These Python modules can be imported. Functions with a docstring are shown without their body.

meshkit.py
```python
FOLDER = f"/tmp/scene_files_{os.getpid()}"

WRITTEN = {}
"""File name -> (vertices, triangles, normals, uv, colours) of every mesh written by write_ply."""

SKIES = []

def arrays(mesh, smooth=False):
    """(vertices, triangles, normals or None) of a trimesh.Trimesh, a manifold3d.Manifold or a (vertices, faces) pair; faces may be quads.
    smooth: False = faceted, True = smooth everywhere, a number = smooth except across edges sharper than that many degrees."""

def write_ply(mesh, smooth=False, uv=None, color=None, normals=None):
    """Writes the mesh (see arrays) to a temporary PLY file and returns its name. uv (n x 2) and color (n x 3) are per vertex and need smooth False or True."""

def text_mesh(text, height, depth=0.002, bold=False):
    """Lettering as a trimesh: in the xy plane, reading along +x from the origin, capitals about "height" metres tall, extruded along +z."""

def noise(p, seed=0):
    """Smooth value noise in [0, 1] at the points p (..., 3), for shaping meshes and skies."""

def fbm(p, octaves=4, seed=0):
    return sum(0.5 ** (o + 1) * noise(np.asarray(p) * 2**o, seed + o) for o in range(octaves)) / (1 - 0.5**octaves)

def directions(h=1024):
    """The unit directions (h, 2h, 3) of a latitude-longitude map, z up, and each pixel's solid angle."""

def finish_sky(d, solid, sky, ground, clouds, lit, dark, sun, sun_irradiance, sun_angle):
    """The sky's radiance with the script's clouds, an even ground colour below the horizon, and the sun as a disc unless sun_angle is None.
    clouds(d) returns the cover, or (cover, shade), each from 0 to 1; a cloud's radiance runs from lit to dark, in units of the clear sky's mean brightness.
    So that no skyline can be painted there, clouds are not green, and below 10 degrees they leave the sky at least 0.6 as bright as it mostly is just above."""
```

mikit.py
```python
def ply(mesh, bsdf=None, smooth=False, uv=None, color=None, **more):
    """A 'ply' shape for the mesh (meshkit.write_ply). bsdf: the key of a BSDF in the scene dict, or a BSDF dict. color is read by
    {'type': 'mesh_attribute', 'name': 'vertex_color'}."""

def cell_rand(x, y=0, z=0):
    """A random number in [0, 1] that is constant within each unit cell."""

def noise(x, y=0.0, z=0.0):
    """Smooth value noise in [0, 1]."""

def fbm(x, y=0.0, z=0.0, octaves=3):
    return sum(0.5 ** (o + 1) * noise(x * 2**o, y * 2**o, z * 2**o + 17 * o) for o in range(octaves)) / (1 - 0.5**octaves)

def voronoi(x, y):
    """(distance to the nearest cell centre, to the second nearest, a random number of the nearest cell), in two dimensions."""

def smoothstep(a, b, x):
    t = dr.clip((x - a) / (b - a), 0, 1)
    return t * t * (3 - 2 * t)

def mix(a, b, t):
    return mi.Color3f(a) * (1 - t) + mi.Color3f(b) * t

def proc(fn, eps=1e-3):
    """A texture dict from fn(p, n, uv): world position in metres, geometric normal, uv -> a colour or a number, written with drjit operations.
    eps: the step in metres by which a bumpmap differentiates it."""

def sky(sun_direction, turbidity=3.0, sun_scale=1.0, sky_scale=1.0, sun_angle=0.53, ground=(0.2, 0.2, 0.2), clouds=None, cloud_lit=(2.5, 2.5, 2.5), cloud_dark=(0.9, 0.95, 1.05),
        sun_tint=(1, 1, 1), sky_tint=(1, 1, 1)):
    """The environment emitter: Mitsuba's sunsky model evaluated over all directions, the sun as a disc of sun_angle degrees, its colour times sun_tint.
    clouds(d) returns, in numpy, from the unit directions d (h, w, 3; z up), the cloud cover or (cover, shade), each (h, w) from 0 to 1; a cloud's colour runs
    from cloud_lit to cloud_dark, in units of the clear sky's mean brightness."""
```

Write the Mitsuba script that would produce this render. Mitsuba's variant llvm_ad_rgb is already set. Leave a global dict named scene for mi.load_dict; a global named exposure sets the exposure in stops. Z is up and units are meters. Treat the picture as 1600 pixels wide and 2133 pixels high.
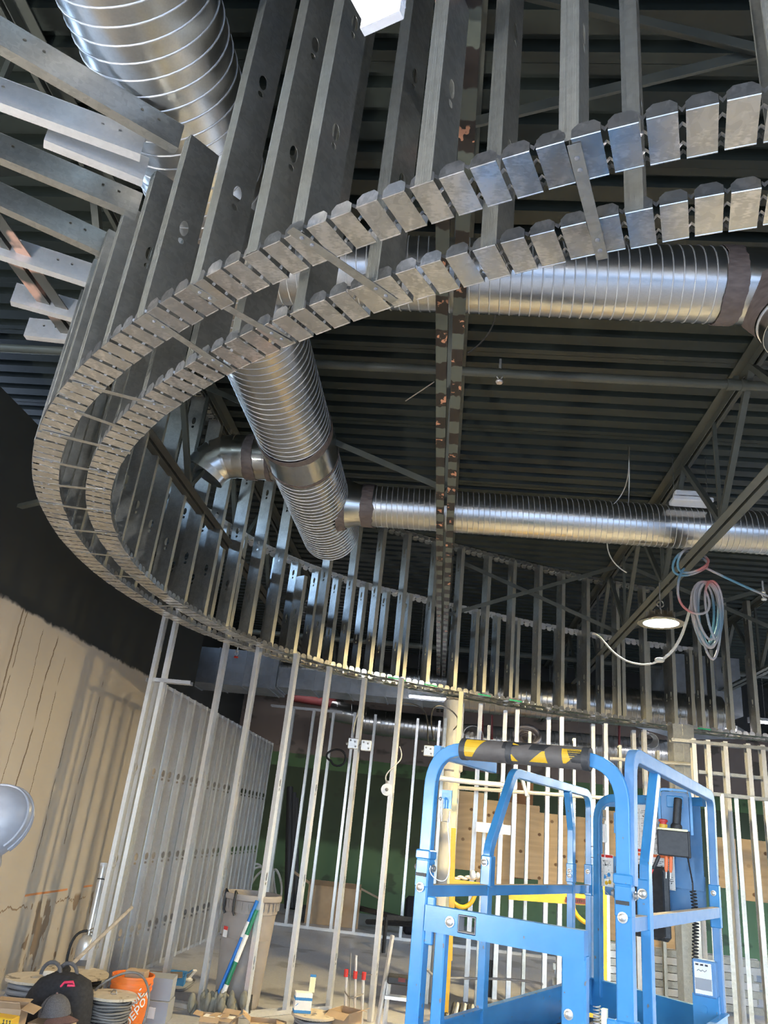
import math, numpy as np, trimesh, mitsuba as mi, drjit as dr, mikit, meshkit
from mikit import noise, fbm, voronoi, cell_rand, smoothstep, mix
from scipy.interpolate import splprep, splev
from shapely.geometry import Polygon, Point, box as sbox
from shapely import affinity
T = mi.ScalarTransform4f
rng = np.random.default_rng(11)
scene, labels = {}, {}

# ------------------------------------------------------------------ camera, sky, lights, exposure
R = np.array([[0.99282833, 0.06842783, -0.09802821], [0.06393316, 0.3889679, 0.91903021], [0.10101708, -0.91870648, 0.38180355]])
EYE = np.array([0.0, 0.0, 1.70])
FOC = 1580.0
fw = R[:, 2]
scene['camera'] = {'type': 'perspective', 'fov': math.degrees(2 * math.atan(800 / FOC)), 'fov_axis': 'x', 'near_clip': 0.05, 'far_clip': 200.0,
                   'to_world': T().look_at(origin=EYE.tolist(), target=(EYE + fw).tolist(), up=(-R[:, 1]).tolist())}
scene['sky'] = mikit.sky((0.35, 0.8, 0.75), turbidity=4.0, sun_scale=0.0, sky_scale=13.0, ground=(0.22, 0.21, 0.2), sky_tint=(1.0, 0.98, 0.97))
exposure = 2.42


def lamp(c):
    return {'type': 'area', 'radiance': {'type': 'rgb', 'value': list(c)}}


# surveying: the point on the plane x = X, y = Y or z = Z that a sight from the camera stand meets
def P(x, y, X=None, Y=None, Z=None):
    r = R @ np.array([x - 800.0, y - 1066.5, FOC])
    k = 0 if X is not None else 1 if Y is not None else 2
    return EYE + r * (((X, Y, Z)[k] - EYE[k]) / r[k])


# ------------------------------------------------------------------ mesh helpers
class M:
    def __init__(s):
        s.v, s.f, s.n = [], [], 0

    def add(s, v, f):
        v = np.asarray(v, float); f = np.asarray(f, int)
        if f.shape[1] == 4:
            f = np.vstack([f[:, [0, 1, 2]], f[:, [0, 2, 3]]])
        s.v.append(v); s.f.append(f + s.n); s.n += len(v)
        return s

    def mesh(s):
        return trimesh.Trimesh(np.vstack(s.v), np.vstack(s.f), process=False)

    def box(s, c, size, ax=None):
        ax = np.eye(3) if ax is None else np.asarray(ax, float)
        h = np.asarray(size, float) / 2
        q = np.array([[i, j, k] for i in (-1, 1) for j in (-1, 1) for k in (-1, 1)], float) * h
        return s.add(np.asarray(c, float) + q @ ax, BOXF)

    def bx(s, x0, x1, y0, y1, z0, z1):
        return s.box(((x0 + x1) / 2, (y0 + y1) / 2, (z0 + z1) / 2), (x1 - x0, y1 - y0, z1 - z0))

    def rbox(s, c, size, r, ax=None):
        """a box with chamfered edges"""
        ax = np.eye(3) if ax is None else np.asarray(ax, float)
        h = np.asarray(size, float) / 2
        pts = []
        for i in (-1, 1):
            for j in (-1, 1):
                for k in (-1, 1):
                    q = np.array([i, j, k]) * h
                    for a in range(3):
                        d = q.copy(); d[a] -= np.sign(q[a]) * 0; o = np.array([i, j, k]) * r; o[a] = 0
                        pts.append(d - o)
        hull = trimesh.convex.convex_hull(np.array(pts))
        return s.add(np.asarray(c, float) + np.asarray(hull.vertices) @ ax, hull.faces)

    def bar(s, p0, p1, w, h, up=(0, 0, 1)):
        """a straight bar: w across, h along 'up'"""
        p0, p1 = np.asarray(p0, float), np.asarray(p1, float)
        L, ax = frame(p0, p1, up)
        return s.box((p0 + p1) / 2, (L, w, h), ax)

    def prism(s, poly, o, ax, d):
        """extrudes a shapely polygon in the plane ax[0], ax[1] from o along ax[2] by d"""
        m = trimesh.creation.extrude_polygon(poly, d, engine='earcut')
        return s.add(np.asarray(o, float) + np.asarray(m.vertices) @ np.asarray(ax, float), m.faces)

    def tube(s, path, r, n=8, closed=False, cap=True):
        path = np.asarray(path, float); k = len(path)
        rr = np.broadcast_to(np.asarray(r, float), (k,))
        t = np.gradient(path, axis=0) if not closed else np.roll(path, -1, 0) - np.roll(path, 1, 0)
        t /= np.maximum(np.linalg.norm(t, axis=1, keepdims=True), 1e-9)
        a = np.cross(t[0], [0, 0, 1] if abs(t[0][2]) < 0.9 else [1, 0, 0]); a /= np.linalg.norm(a)
        vs = []
        for i in range(k):
            a = a - t[i] * (a @ t[i]); a /= max(np.linalg.norm(a), 1e-9)
            b = np.cross(t[i], a)
            th = np.arange(n) * 2 * np.pi / n
            vs.append(path[i] + rr[i] * (np.cos(th)[:, None] * a + np.sin(th)[:, None] * b))
        v = np.vstack(vs); f = []
        for i in range(k if closed else k - 1):
            j = (i + 1) % k
            for q in range(n):
                f.append((i * n + q, i * n + (q + 1) % n, j * n + (q + 1) % n, j * n + q))
        s.add(v, np.array(f))
        if cap and not closed:
            for i, flip in ((0, 1), (k - 1, 0)):
                ring = v[i * n:(i + 1) * n]
                c = ring.mean(0)
                ff = [(n, (q + 1) % n, q) if flip else (n, q, (q + 1) % n) for q in range(n)]
                s.add(np.vstack([ring, [c]]), np.array(ff))
        return s

    def lathe(s, prof, o, axis=(0, 0, 1), n=32):
        """prof: (radius, height) pairs turned about axis through o"""
        prof = np.asarray(prof, float); ax = np.asarray(axis, float); ax /= np.linalg.norm(ax)
        a = np.cross(ax, [0, 0, 1] if abs(ax[2]) < 0.9 else [1, 0, 0]); a /= np.linalg.norm(a); b = np.cross(ax, a)
        th = np.arange(n) * 2 * np.pi / n
        c = np.cos(th)[:, None] * a + np.sin(th)[:, None] * b
        v = np.vstack([np.asarray(o, float) + r * c + h * ax for r, h in prof])
        f = [(i * n + q, i * n + (q + 1) % n, (i + 1) * n + (q + 1) % n, (i + 1) * n + q) for i in range(len(prof) - 1) for q in range(n)]
        return s.add(v, np.array(f))

    def sphere(s, c, r, sub=2, sc=(1, 1, 1), ax=None):
        m = trimesh.creation.icosphere(subdivisions=sub)
        v = np.asarray(m.vertices) * np.asarray(sc) * r
        return s.add(np.asarray(c, float) + (v if ax is None else v @ np.asarray(ax)), m.faces)


BOXF = np.array([[0, 1, 3, 2], [4, 6, 7, 5], [0, 4, 5, 1], [2, 3, 7, 6], [0, 2, 6, 4], [1, 5, 7, 3]])


def frame(p0, p1, up=(0, 0, 1)):
    d = np.asarray(p1, float) - np.asarray(p0, float); L = np.linalg.norm(d); d /= L
    u = np.asarray(up, float); s = np.cross(u, d)
    if np.linalg.norm(s) < 1e-6:
        s = np.cross([1, 0, 0], d)
    s /= np.linalg.norm(s); u = np.cross(d, s)
    return L, np.array([d, s, u])


def numbered(name):
    if name not in USED:
        USED[name] = 0
        return name
    USED[name] += 1
    return f'{name}_{USED[name]:03d}'


USED = {}


def thing(name, label, cat, group=None):
    k = numbered(name)
    labels[k] = {'label': label, 'category': cat}
    if group:
        labels[k]['group'] = group
    return k


def obj(name, mesh, mat, parent=None, smooth=False, **kw):
    k = numbered((parent + '__' if parent else '') + name)
    scene[k] = mikit.ply(mesh.mesh() if isinstance(mesh, M) else mesh, 'mat_' + mat, smooth=smooth, **kw)
    return k


def one(name, mesh, mat, label, cat, group=None, smooth=False, kind=None, **kw):
    k = obj(name, mesh, mat, None, smooth, **kw)
    labels[k] = {'label': label, 'category': cat}
    if group:
        labels[k]['group'] = group
    if kind:
        labels[k]['kind'] = kind
    return k


def struct(name, mesh, mat, parent=None, smooth=False, label=None):
    k = obj(name, mesh, mat, parent, smooth)
    if not parent:
        labels[k] = {'kind': 'structure', 'label': label or name.replace('_', ' '), 'category': name.split('_')[0]}
    return k


def again(key, mat=None, to=None):
    """the dict of an entry once more (same mesh file)"""
    d = dict(scene[key])
    if to is not None:
        d['to_world'] = to
    if mat:
        d['bsdf'] = {'type': 'ref', 'id': 'mat_' + mat}
    return d


def place(o, ax):
    """matrix that carries local axes to the rows of ax at o"""
    m = np.eye(4); m[:3, :3] = np.asarray(ax, float).T; m[:3, 3] = o
    return T(m.tolist())


ORD = ['first', 'second', 'third', 'fourth', 'fifth', 'sixth', 'seventh', 'eighth', 'ninth', 'tenth', 'eleventh', 'twelfth', 'thirteenth', 'fourteenth', 'fifteenth', 'sixteenth', 'seventeenth', 'eighteenth', 'nineteenth', 'twentieth']


def nth(i):
    n = i + 1
    return ORD[i] if i < 20 else f"{n}{'th' if 10 < n % 100 < 14 else {1: 'st', 2: 'nd', 3: 'rd'}.get(n % 10, 'th')}"


# ------------------------------------------------------------------ materials
def mat(name, base, rough=0.5, metal=0.0, two=True, bump=None, scale=0.001, **kw):
    def tx(v):
        return mikit.proc(v) if callable(v) else {'type': 'rgb', 'value': list(v)}
    d = {'type': 'principled', 'base_color': tx(base), 'roughness': mikit.proc(rough) if callable(rough) else float(rough), 'metallic': float(metal), **kw}
    if bump:
        d = {'type': 'bumpmap', 'arbitrary': mikit.proc(bump), 'scale': float(scale), 'bsdf': d}
    scene['mat_' + name] = {'type': 'twosided', 'bsdf': d} if two else d


def spangle(a, b, s=55.0, dust=0.0):
    def fn(p, n, uv):
        c1 = cell_rand(p.x * s + 3 * noise(p.x * s, p.y * s, p.z * s), p.y * s + 2 * noise(p.y * s, p.z * s, p.x * s), p.z * s * 0.6)
        m = fbm(p.x * 5, p.y * 5, p.z * 5, 3)
        c = mix(a, b, 0.35 * c1 + 0.65 * m)
        if dust:
            w = smoothstep(0.5, 0.66, 0.45 * fbm(p.x * 46 + 9, p.y * 20, p.z * 34, 4) + 0.25 * fbm(p.x * 90, p.y * 200, p.z * 50, 2) + 0.3 * fbm(p.x * 5, p.y * 5, 3.0, 3)) * dust
            c = mix(c, (0.74, 0.72, 0.70), w)
        return c
    return fn


def rvar(a, b, s=9.0):
    return lambda p, n, uv: a + (b - a) * fbm(p.x * s, p.y * s, p.z * s, 3)


mat('galv', spangle((0.32, 0.32, 0.29), (0.54, 0.53, 0.49)), rvar(0.24, 0.44), 0.88)
mat('galv_bright', spangle((0.66, 0.66, 0.65), (0.82, 0.81, 0.79)), rvar(0.3, 0.48), 0.65)
mat('knurl', spangle((0.36, 0.35, 0.30), (0.52, 0.51, 0.45)), 0.4, 0.75, bump=lambda p, n, uv: dr.sin((p.x * 0.8 + p.y * 0.6) * 820.0) * (0.6 + 0.4 * dr.sin(p.z * 1400.0)), scale=0.0009)
mat('flange_dull', spangle((0.56, 0.53, 0.43), (0.68, 0.65, 0.54), 30.0), 0.46, 0.85)
mat('track', spangle((0.38, 0.375, 0.36), (0.66, 0.65, 0.63), 40.0, dust=0.9), rvar(0.09, 0.3, 21.0), 0.9)
mat('steel_stud', spangle((0.72, 0.72, 0.72), (0.84, 0.84, 0.83)), 0.3, 0.6)
mat('wallstud', spangle((0.50, 0.50, 0.51), (0.64, 0.64, 0.64)), 0.38, 0.7)
mat('duct', lambda p, n, uv: mix((0.50, 0.49, 0.47), (0.68, 0.67, 0.65), 0.7 * fbm(p.x * 3, p.y * 3, p.z * 3, 3) + 0.3 * noise(p.x * 160, p.y * 160, p.z * 160)), rvar(0.2, 0.34, 6.0), 1.0)
mat('duct_plain', spangle((0.52, 0.51, 0.48), (0.66, 0.65, 0.61), 20.0), 0.22, 1.0)
mat('mastic', lambda p, n, uv: mix((0.075, 0.055, 0.05), (0.17, 0.135, 0.12), fbm(p.x * 22, p.y * 22, p.z * 60, 3)), 0.55, bump=lambda p, n, uv: fbm(p.x * 40, p.y * 40, p.z * 90, 3), scale=0.004)
mat('duct_grey', spangle((0.26, 0.28, 0.30), (0.40, 0.42, 0.45), 12.0), 0.4, 0.45)
mat('deck', lambda p, n, uv: mix((0.013, 0.018, 0.014), (0.025, 0.032, 0.025), fbm(p.x * 1.3, p.y * 5, p.z * 5, 3)), 0.5)
mat('joist', lambda p, n, uv: mix((0.058, 0.062, 0.050), (0.092, 0.096, 0.078), fbm(p.x * 6, p.y * 3, p.z * 6, 3)), 0.5)


def burnt(p, n, uv):
    side = smoothstep(-0.12, -0.11, p.x)
    ph = p.y * 3.3 + 0.37 * side + 0.25 * noise(p.y * 1.7, side * 5)
    fr = ph - dr.floor(ph)
    wob = 0.08 * (noise(p.x * 60, p.y * 45) - 0.5)
    dark = smoothstep(0.36, 0.39, fr + wob) * smoothstep(0.92, 0.88, fr + wob)
    c = mix((0.085, 0.095, 0.075), (0.016, 0.011, 0.010), dark)
    pick = cell_rand(dr.floor(ph), side * 7, 3)
    bare = smoothstep(0.62, 0.66, fbm(p.x * 45, p.y * 28, 4.0, 3)) * smoothstep(0.45, 0.5, fr) * smoothstep(0.8, 0.75, fr)
    c = mix(c, (0.52, 0.24, 0.14), bare * smoothstep(0.35, 0.45, pick))
    return c


mat('burnt', burnt, 0.5)
mat('rusty', lambda p, n, uv: mix((0.05, 0.05, 0.042), (0.42, 0.25, 0.18), smoothstep(0.45, 0.55, fbm(p.x * 7, p.y * 5, p.z * 7, 4)) * smoothstep(3.7, 3.4, p.y + 0.4 * noise(p.y * 9))), 0.6)


def concrete(p, n, uv):
    a = fbm(p.x * 1.1, p.y * 1.1, 0.3, 4)
    g = noise(p.x * 60, p.y * 60)
    c = mix((0.30, 0.30, 0.315), (0.47, 0.465, 0.48), 0.75 * a + 0.25 * g)
    st = smoothstep(0.6, 0.75, fbm(p.x * 2.3 + 7, p.y * 2.3, 2.0, 4))
    return mix(c, (0.19, 0.18, 0.17), 0.55 * st)


mat('concrete', concrete, rvar(0.35, 0.6, 2.0))


def tanwall(p, n, uv):
    # beige board with a wavering edge of dark paint above, glue runs and a dashed chalk line
    y, z = p.y, p.z
    base = mix((0.44, 0.37, 0.285), (0.54, 0.46, 0.36), fbm(y * 0.9, z * 0.7, 1.0, 3))
    base = mix(base, (0.36, 0.29, 0.22), 0.35 * smoothstep(0.5, 0.75, fbm(y * 3.1, z * 0.28, 5.0, 3)))
    c = base
    for k, (y0, z0, z1, w) in enumerate(((6.02, 1.2, 3.35, 0.010), (6.38, 1.02, 3.28, 0.014), (6.45, 1.02, 3.2, 0.008), (6.78, 1.3, 3.1, 0.006), (7.05, 1.1, 3.3, 0.013), (7.32, 1.3, 2.95, 0.007), (7.75, 0.95, 2.5, 0.008), (5.62, 1.6, 3.4, 0.012), (8.3, 1.2, 2.9, 0.009))):
        yy = y0 + 0.05 * (noise(z * 2.3, k * 3.7) - 0.5) + 0.012 * (noise(z * 21, k) - 0.5)
        on = smoothstep(w, w * 0.6, dr.abs(y - yy)) * smoothstep(z0, z0 + 0.02, z) * smoothstep(z1, z1 - 0.05, z) * smoothstep(0.22, 0.4, noise(z * 8.0, k * 9.1))
        c = mix(c, (0.20, 0.14, 0.09), on)
    top = 3.17 + 0.05 * (fbm(y * 2.6, 3.0, 0.0, 3) - 0.5) + 0.025 * (noise(y * 25, z * 25) - 0.5)
    c = mix(c, (0.026, 0.027, 0.023), smoothstep(top - 0.02, top + 0.02, z))
    dash = smoothstep(0.012, 0.008, dr.abs(z - 0.765 - 0.006 * noise(y * 7))) * smoothstep(0.18, 0.22, noise(y * 6.0, 2.0))
    c = mix(c, (0.62, 0.26, 0.10), dash * smoothstep(9.3, 9.2, y))
    low = smoothstep(0.66, 0.68, fbm(y * 6.5, z * 3.0, 8.0, 4)) * smoothstep(0.73, 0.68, z)
    rag = 0.63 + 0.07 * noise(y * 14, 1.0) + 0.03 * noise(y * 45, 4.0)
    edge = smoothstep(0.010, 0.005, dr.abs(z - rag)) * smoothstep(0.4, 0.5, noise(y * 3.0, 6.0))
    return mix(c, (0.27, 0.19, 0.12), dr.maximum(low, edge))


mat('tanwall', tanwall, 0.75)


def greenwall(p, n, uv):
    x, z = p.x, p.z
    g = mix((0.085, 0.14, 0.06), (0.14, 0.22, 0.10), fbm(x * 1.2, z * 1.0, 2.0, 3))
    g = mix((0.055, 0.075, 0.035), g, smoothstep(1.35, 1.15, z + 0.25 * (fbm(x * 1.7, z * 2, 1.0, 3) - 0.5)))
    g = mix(g, (0.10, 0.18, 0.07), smoothstep(2.74, 2.76, z))
    t = mix((0.21, 0.16, 0.13), (0.27, 0.21, 0.17), fbm(x * 2, z * 0.7, 3.0, 3))
    c = mix(g, t, smoothstep(3.03, 3.05, z + 0.01 * noise(x * 9)))
    c = mix(c, (0.03, 0.03, 0.03), smoothstep(4.4, 4.45, z))
    return mix(c, (0.05, 0.05, 0.03), 0.6 * smoothstep(0.62, 0.75, fbm(x * 2.2 + 3, z * 4, 9.0, 4)))


mat('greenwall', greenwall, 0.7)
mat('shade_black', lambda p, n, uv: mix((0.022, 0.023, 0.021), (0.036, 0.036, 0.033), fbm(p.x * 2, p.y * 2, p.z * 2, 3)), 0.7)
mat('whitewall', lambda p, n, uv: mix((0.46, 0.45, 0.43), (0.56, 0.55, 0.52), fbm(p.x, p.y, p.z, 3)), 0.8)


def plywood(p, n, uv):
    g = fbm(p.x * 2.2, p.y * 2.2, p.z * 26 + 4 * noise(p.x * 1.3, p.z * 1.5), 4)
    c = mix((0.44, 0.31, 0.185), (0.60, 0.45, 0.29), g)
    d, _, w = voronoi(p.x * 3.1, p.z * 3.4)
    return mix(c, (0.16, 0.085, 0.04), smoothstep(0.10, 0.05, d) * smoothstep(0.25, 0.35, w))


mat('plywood', plywood, 0.65)


def bluepaint(p, n, uv):
    s = smoothstep(0.76, 0.79, fbm(p.x * 55, p.y * 55, p.z * 28, 4))
    return mix(mix((0.035, 0.19, 0.42), (0.055, 0.25, 0.50), fbm(p.x * 7, p.y * 7, p.z * 4, 3)), (0.16, 0.15, 0.15), s)


mat('blue', bluepaint, rvar(0.22, 0.38, 15.0), 0.0, specular=0.6)
mat('blue_dusty', lambda p, n, uv: mix((0.07, 0.21, 0.42), (0.15, 0.27, 0.45), fbm(p.x * 24, p.y * 24, p.z * 24, 4)), 0.45)
mat('bolt', (0.66, 0.64, 0.60), 0.3, 1.0)


def foam(p, n, uv):
    return mix((0.07, 0.06, 0.054), (0.12, 0.105, 0.095), fbm(p.x * 30, p.y * 30, p.z * 30, 4))


mat('foam', foam, 0.6)
mat('black', lambda p, n, uv: mix((0.012, 0.012, 0.013), (0.03, 0.03, 0.031), fbm(p.x * 40, p.y * 40, p.z * 40, 3)), 0.5)
mat('black_case', lambda p, n, uv: mix((0.028, 0.028, 0.030), (0.05, 0.05, 0.052), fbm(p.x * 70, p.y * 70, p.z * 70, 4)), 0.55)
mat('yellow', lambda p, n, uv: mix((0.58, 0.33, 0.02), (0.68, 0.41, 0.03), fbm(p.x * 20, p.y * 20, p.z * 20, 3)), 0.4)
mat('paper', lambda p, n, uv: mix((0.70, 0.68, 0.64), (0.80, 0.78, 0.74), fbm(p.x * 20, p.y * 20, p.z * 20, 3)), 0.6)
mat('ink', (0.03, 0.03, 0.035), 0.6)
mat('red', (0.55, 0.035, 0.03), 0.4)
mat('orange_red', (0.70, 0.16, 0.05), 0.45)
mat('decal_blue', (0.05, 0.25, 0.55), 0.45)
mat('cream', (0.75, 0.70, 0.45), 0.5)
mat('white_plastic', (0.72, 0.72, 0.73), 0.4)
mat('helmet', lambda p, n, uv: mix((0.20, 0.20, 0.215), (0.27, 0.27, 0.285), fbm(p.x * 20, p.y * 20, p.z * 20, 3)), 0.35, clearcoat=0.4)
mat('orange', lambda p, n, uv: mix((0.72, 0.16, 0.025), (0.80, 0.21, 0.04), fbm(p.x * 9, p.y * 9, p.z * 9, 3)), 0.4)
mat('bin', lambda p, n, uv: mix((0.22, 0.19, 0.17), (0.33, 0.29, 0.26), fbm(p.x * 3, p.y * 3, p.z * 7, 4)), 0.5)
mat('wood', lambda p, n, uv: mix((0.36, 0.29, 0.21), (0.50, 0.42, 0.32), fbm(p.x * 9, p.y * 60, p.z * 9, 4)), 0.75)
mat('spoolwood', lambda p, n, uv: mix(mix((0.42, 0.35, 0.26), (0.56, 0.48, 0.37), fbm(p.x * 40, p.y * 7, p.z * 7, 4)), (0.12, 0.09, 0.06), 0.7 * smoothstep(0.66, 0.74, fbm(p.x * 16, p.y * 16, 3.0, 4))), 0.75)
mat('cardboard', lambda p, n, uv: mix((0.36, 0.25, 0.155), (0.46, 0.33, 0.21), fbm(p.x * 8, p.y * 8, p.z * 8, 3)), 0.8)
mat('greybox', (0.30, 0.31, 0.33), 0.55)
mat('boxblue', (0.05, 0.22, 0.48), 0.5)
mat('pole_blue', (0.015, 0.16, 0.50), 0.4)
mat('pole_green', (0.012, 0.17, 0.085), 0.4)
mat('canvas', lambda p, n, uv: mix((0.13, 0.125, 0.10), (0.26, 0.25, 0.21), fbm(p.x * 14, p.y * 14, p.z * 14, 3)), 0.85)
mat('fabric_black', lambda p, n, uv: mix((0.010, 0.010, 0.012), (0.028, 0.027, 0.030), fbm(p.x * 60, p.y * 60, p.z * 60, 3)), 0.8, sheen=0.3)
mat('fabric_grey', lambda p, n, uv: mix((0.055, 0.052, 0.055), (0.15, 0.14, 0.14), noise(p.x * 320, p.y * 320, p.z * 320)), 0.9)
mat('fabric_brown', lambda p, n, uv: mix((0.11, 0.06, 0.055), (0.17, 0.10, 0.09), noise(p.x * 260, p.y * 260, p.z * 260)), 0.9)
mat('pink', (0.75, 0.05, 0.12), 0.5)
mat('cable_white', (0.62, 0.61, 0.58), 0.5)
mat('cable_grey', (0.20, 0.20, 0.21), 0.5)


def hosecolor(p, n, uv):
    w = noise(p.x * 3.1, p.y * 3.1, p.z * 2.2)
    return mix(mix((0.10, 0.24, 0.33), (0.36, 0.33, 0.32), smoothstep(0.3, 0.5, w)), (0.45, 0.14, 0.12), smoothstep(0.55, 0.7, w))


mat('hose', hosecolor, 0.45)
mat('cable_dark', lambda p, n, uv: mix((0.10, 0.095, 0.09), (0.24, 0.22, 0.20), fbm(p.x * 9, p.y * 9, p.z * 60, 3)), 0.5)
mat('green_laser_mark', (0.02, 0.42, 0.20), 0.5)
mat('cord', (0.60, 0.56, 0.48), 0.5)
mat('wire', (0.45, 0.43, 0.40), 0.35, 1.0)
mat('conduit_red', (0.16, 0.03, 0.03), 0.6)
mat('pipe_dark', (0.035, 0.035, 0.037), 0.5)
mat('flex', lambda p, n, uv: mix((0.42, 0.36, 0.34), (0.66, 0.60, 0.57), fbm(p.x * 9, p.y * 9, p.z * 9, 3)), 0.4, 0.7)
mat('column', lambda p, n, uv: mix((0.46, 0.45, 0.43), (0.58, 0.57, 0.55), fbm(p.x * 5, p.y * 5, p.z * 3, 3)), 0.6)
mat('reflector', (0.55, 0.50, 0.42), 0.3, 1.0)
mat('brown_board', (0.22, 0.10, 0.04), 0.6)
scene['mat_lamp_face'] = {'type': 'twosided', 'bsdf': {'type': 'diffuse', 'reflectance': {'type': 'rgb', 'value': [0.8, 0.8, 0.8]}}}

# ------------------------------------------------------------------ the shell
DECK, WX, BACK, RX, FRONT = 5.22, -3.80, 17.8, 8.2, -4.0
fl = M(); fl.bx(-4.9, RX + 0.3, FRONT - 0.2, BACK + 0.3, -0.15, 0.0)
struct('floor', fl, 'concrete', label='grey concrete slab floor with dust and stains')
pv = M(); pv.bx(-14, 18, FRONT - 14, FRONT - 0.2, -0.2, -0.05)
struct('ground', pv, 'concrete', label='pavement outside the open front')
# steel deck: sheets of three ribs, each a part
rib = [(0, 0), (0.058, 0), (0.072, 0.07), (0.1312, 0.07), (0.1452, 0), (0.2033, 0)]
prof = []
for k in range(3):
    prof += [(y + k * 0.2033, z) for y, z in rib[:-1]]
prof.append((0.61, 0)); prof.append((0.618, 0.004))
sh = M()
for (y0, z0), (y1, z1) in zip(prof[:-1], prof[1:]):
    sh.add([(-4.9, y0, z0), (RX + 0.3, y0, z0), (RX + 0.3, y1, z1), (-4.9, y1, z1)], [[0, 1, 2, 3]])
k0 = None
top = M(); top.bx(-4.9, RX + 0.3, FRONT - 0.2, BACK + 0.3, DECK + 0.09, DECK + 0.2)
struct('ceiling', top, 'deck', label='dark green painted corrugated steel roof deck')
for i in range(36):
    y = FRONT - 0.1 + i * 0.61
    if k0 is None:
        k0 = obj('deck_sheet', sh, 'deck', 'ceiling'); base = scene[k0]
    else:
        k0b = numbered('ceiling__deck_sheet'); scene[k0b] = dict(base)
        k0 = k0b
    scene[k0]['to_world'] = T().translate([0, y, DECK - 0.002 * (i % 2)])

w = M(); w.bx(WX - 1.1, WX, FRONT, 11.4, 0, 4.70); w.bx(-4.9, -4.7, 11.4, BACK, 0, DECK)
struct('wall_left', w, 'tanwall', label='tan board wall with glue runs, painted black at the top')
w = M(); w.bx(-4.9, RX, BACK, BACK + 0.2, 0, DECK)
struct('wall_back', w, 'greenwall', label='green and tan painted back wall')
w = M()
w.bx(RX, RX + 0.2, FRONT, 10.5, 0, DECK); w.bx(RX, RX + 0.2, 15.5, BACK, 0, DECK); w.bx(RX, RX + 0.2, 10.5, 15.5, 2.9, DECK)
struct('wall_right', w, 'whitewall', label='white right wall with a wide doorway')
w = M()
w.bx(-4.9, -3.6, FRONT - 0.2, FRONT, 0, DECK); w.bx(7.0, RX + 0.2, FRONT - 0.2, FRONT, 0, DECK); w.bx(-3.6, 7.0, FRONT - 0.2, FRONT, 3.1, DECK)
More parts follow.
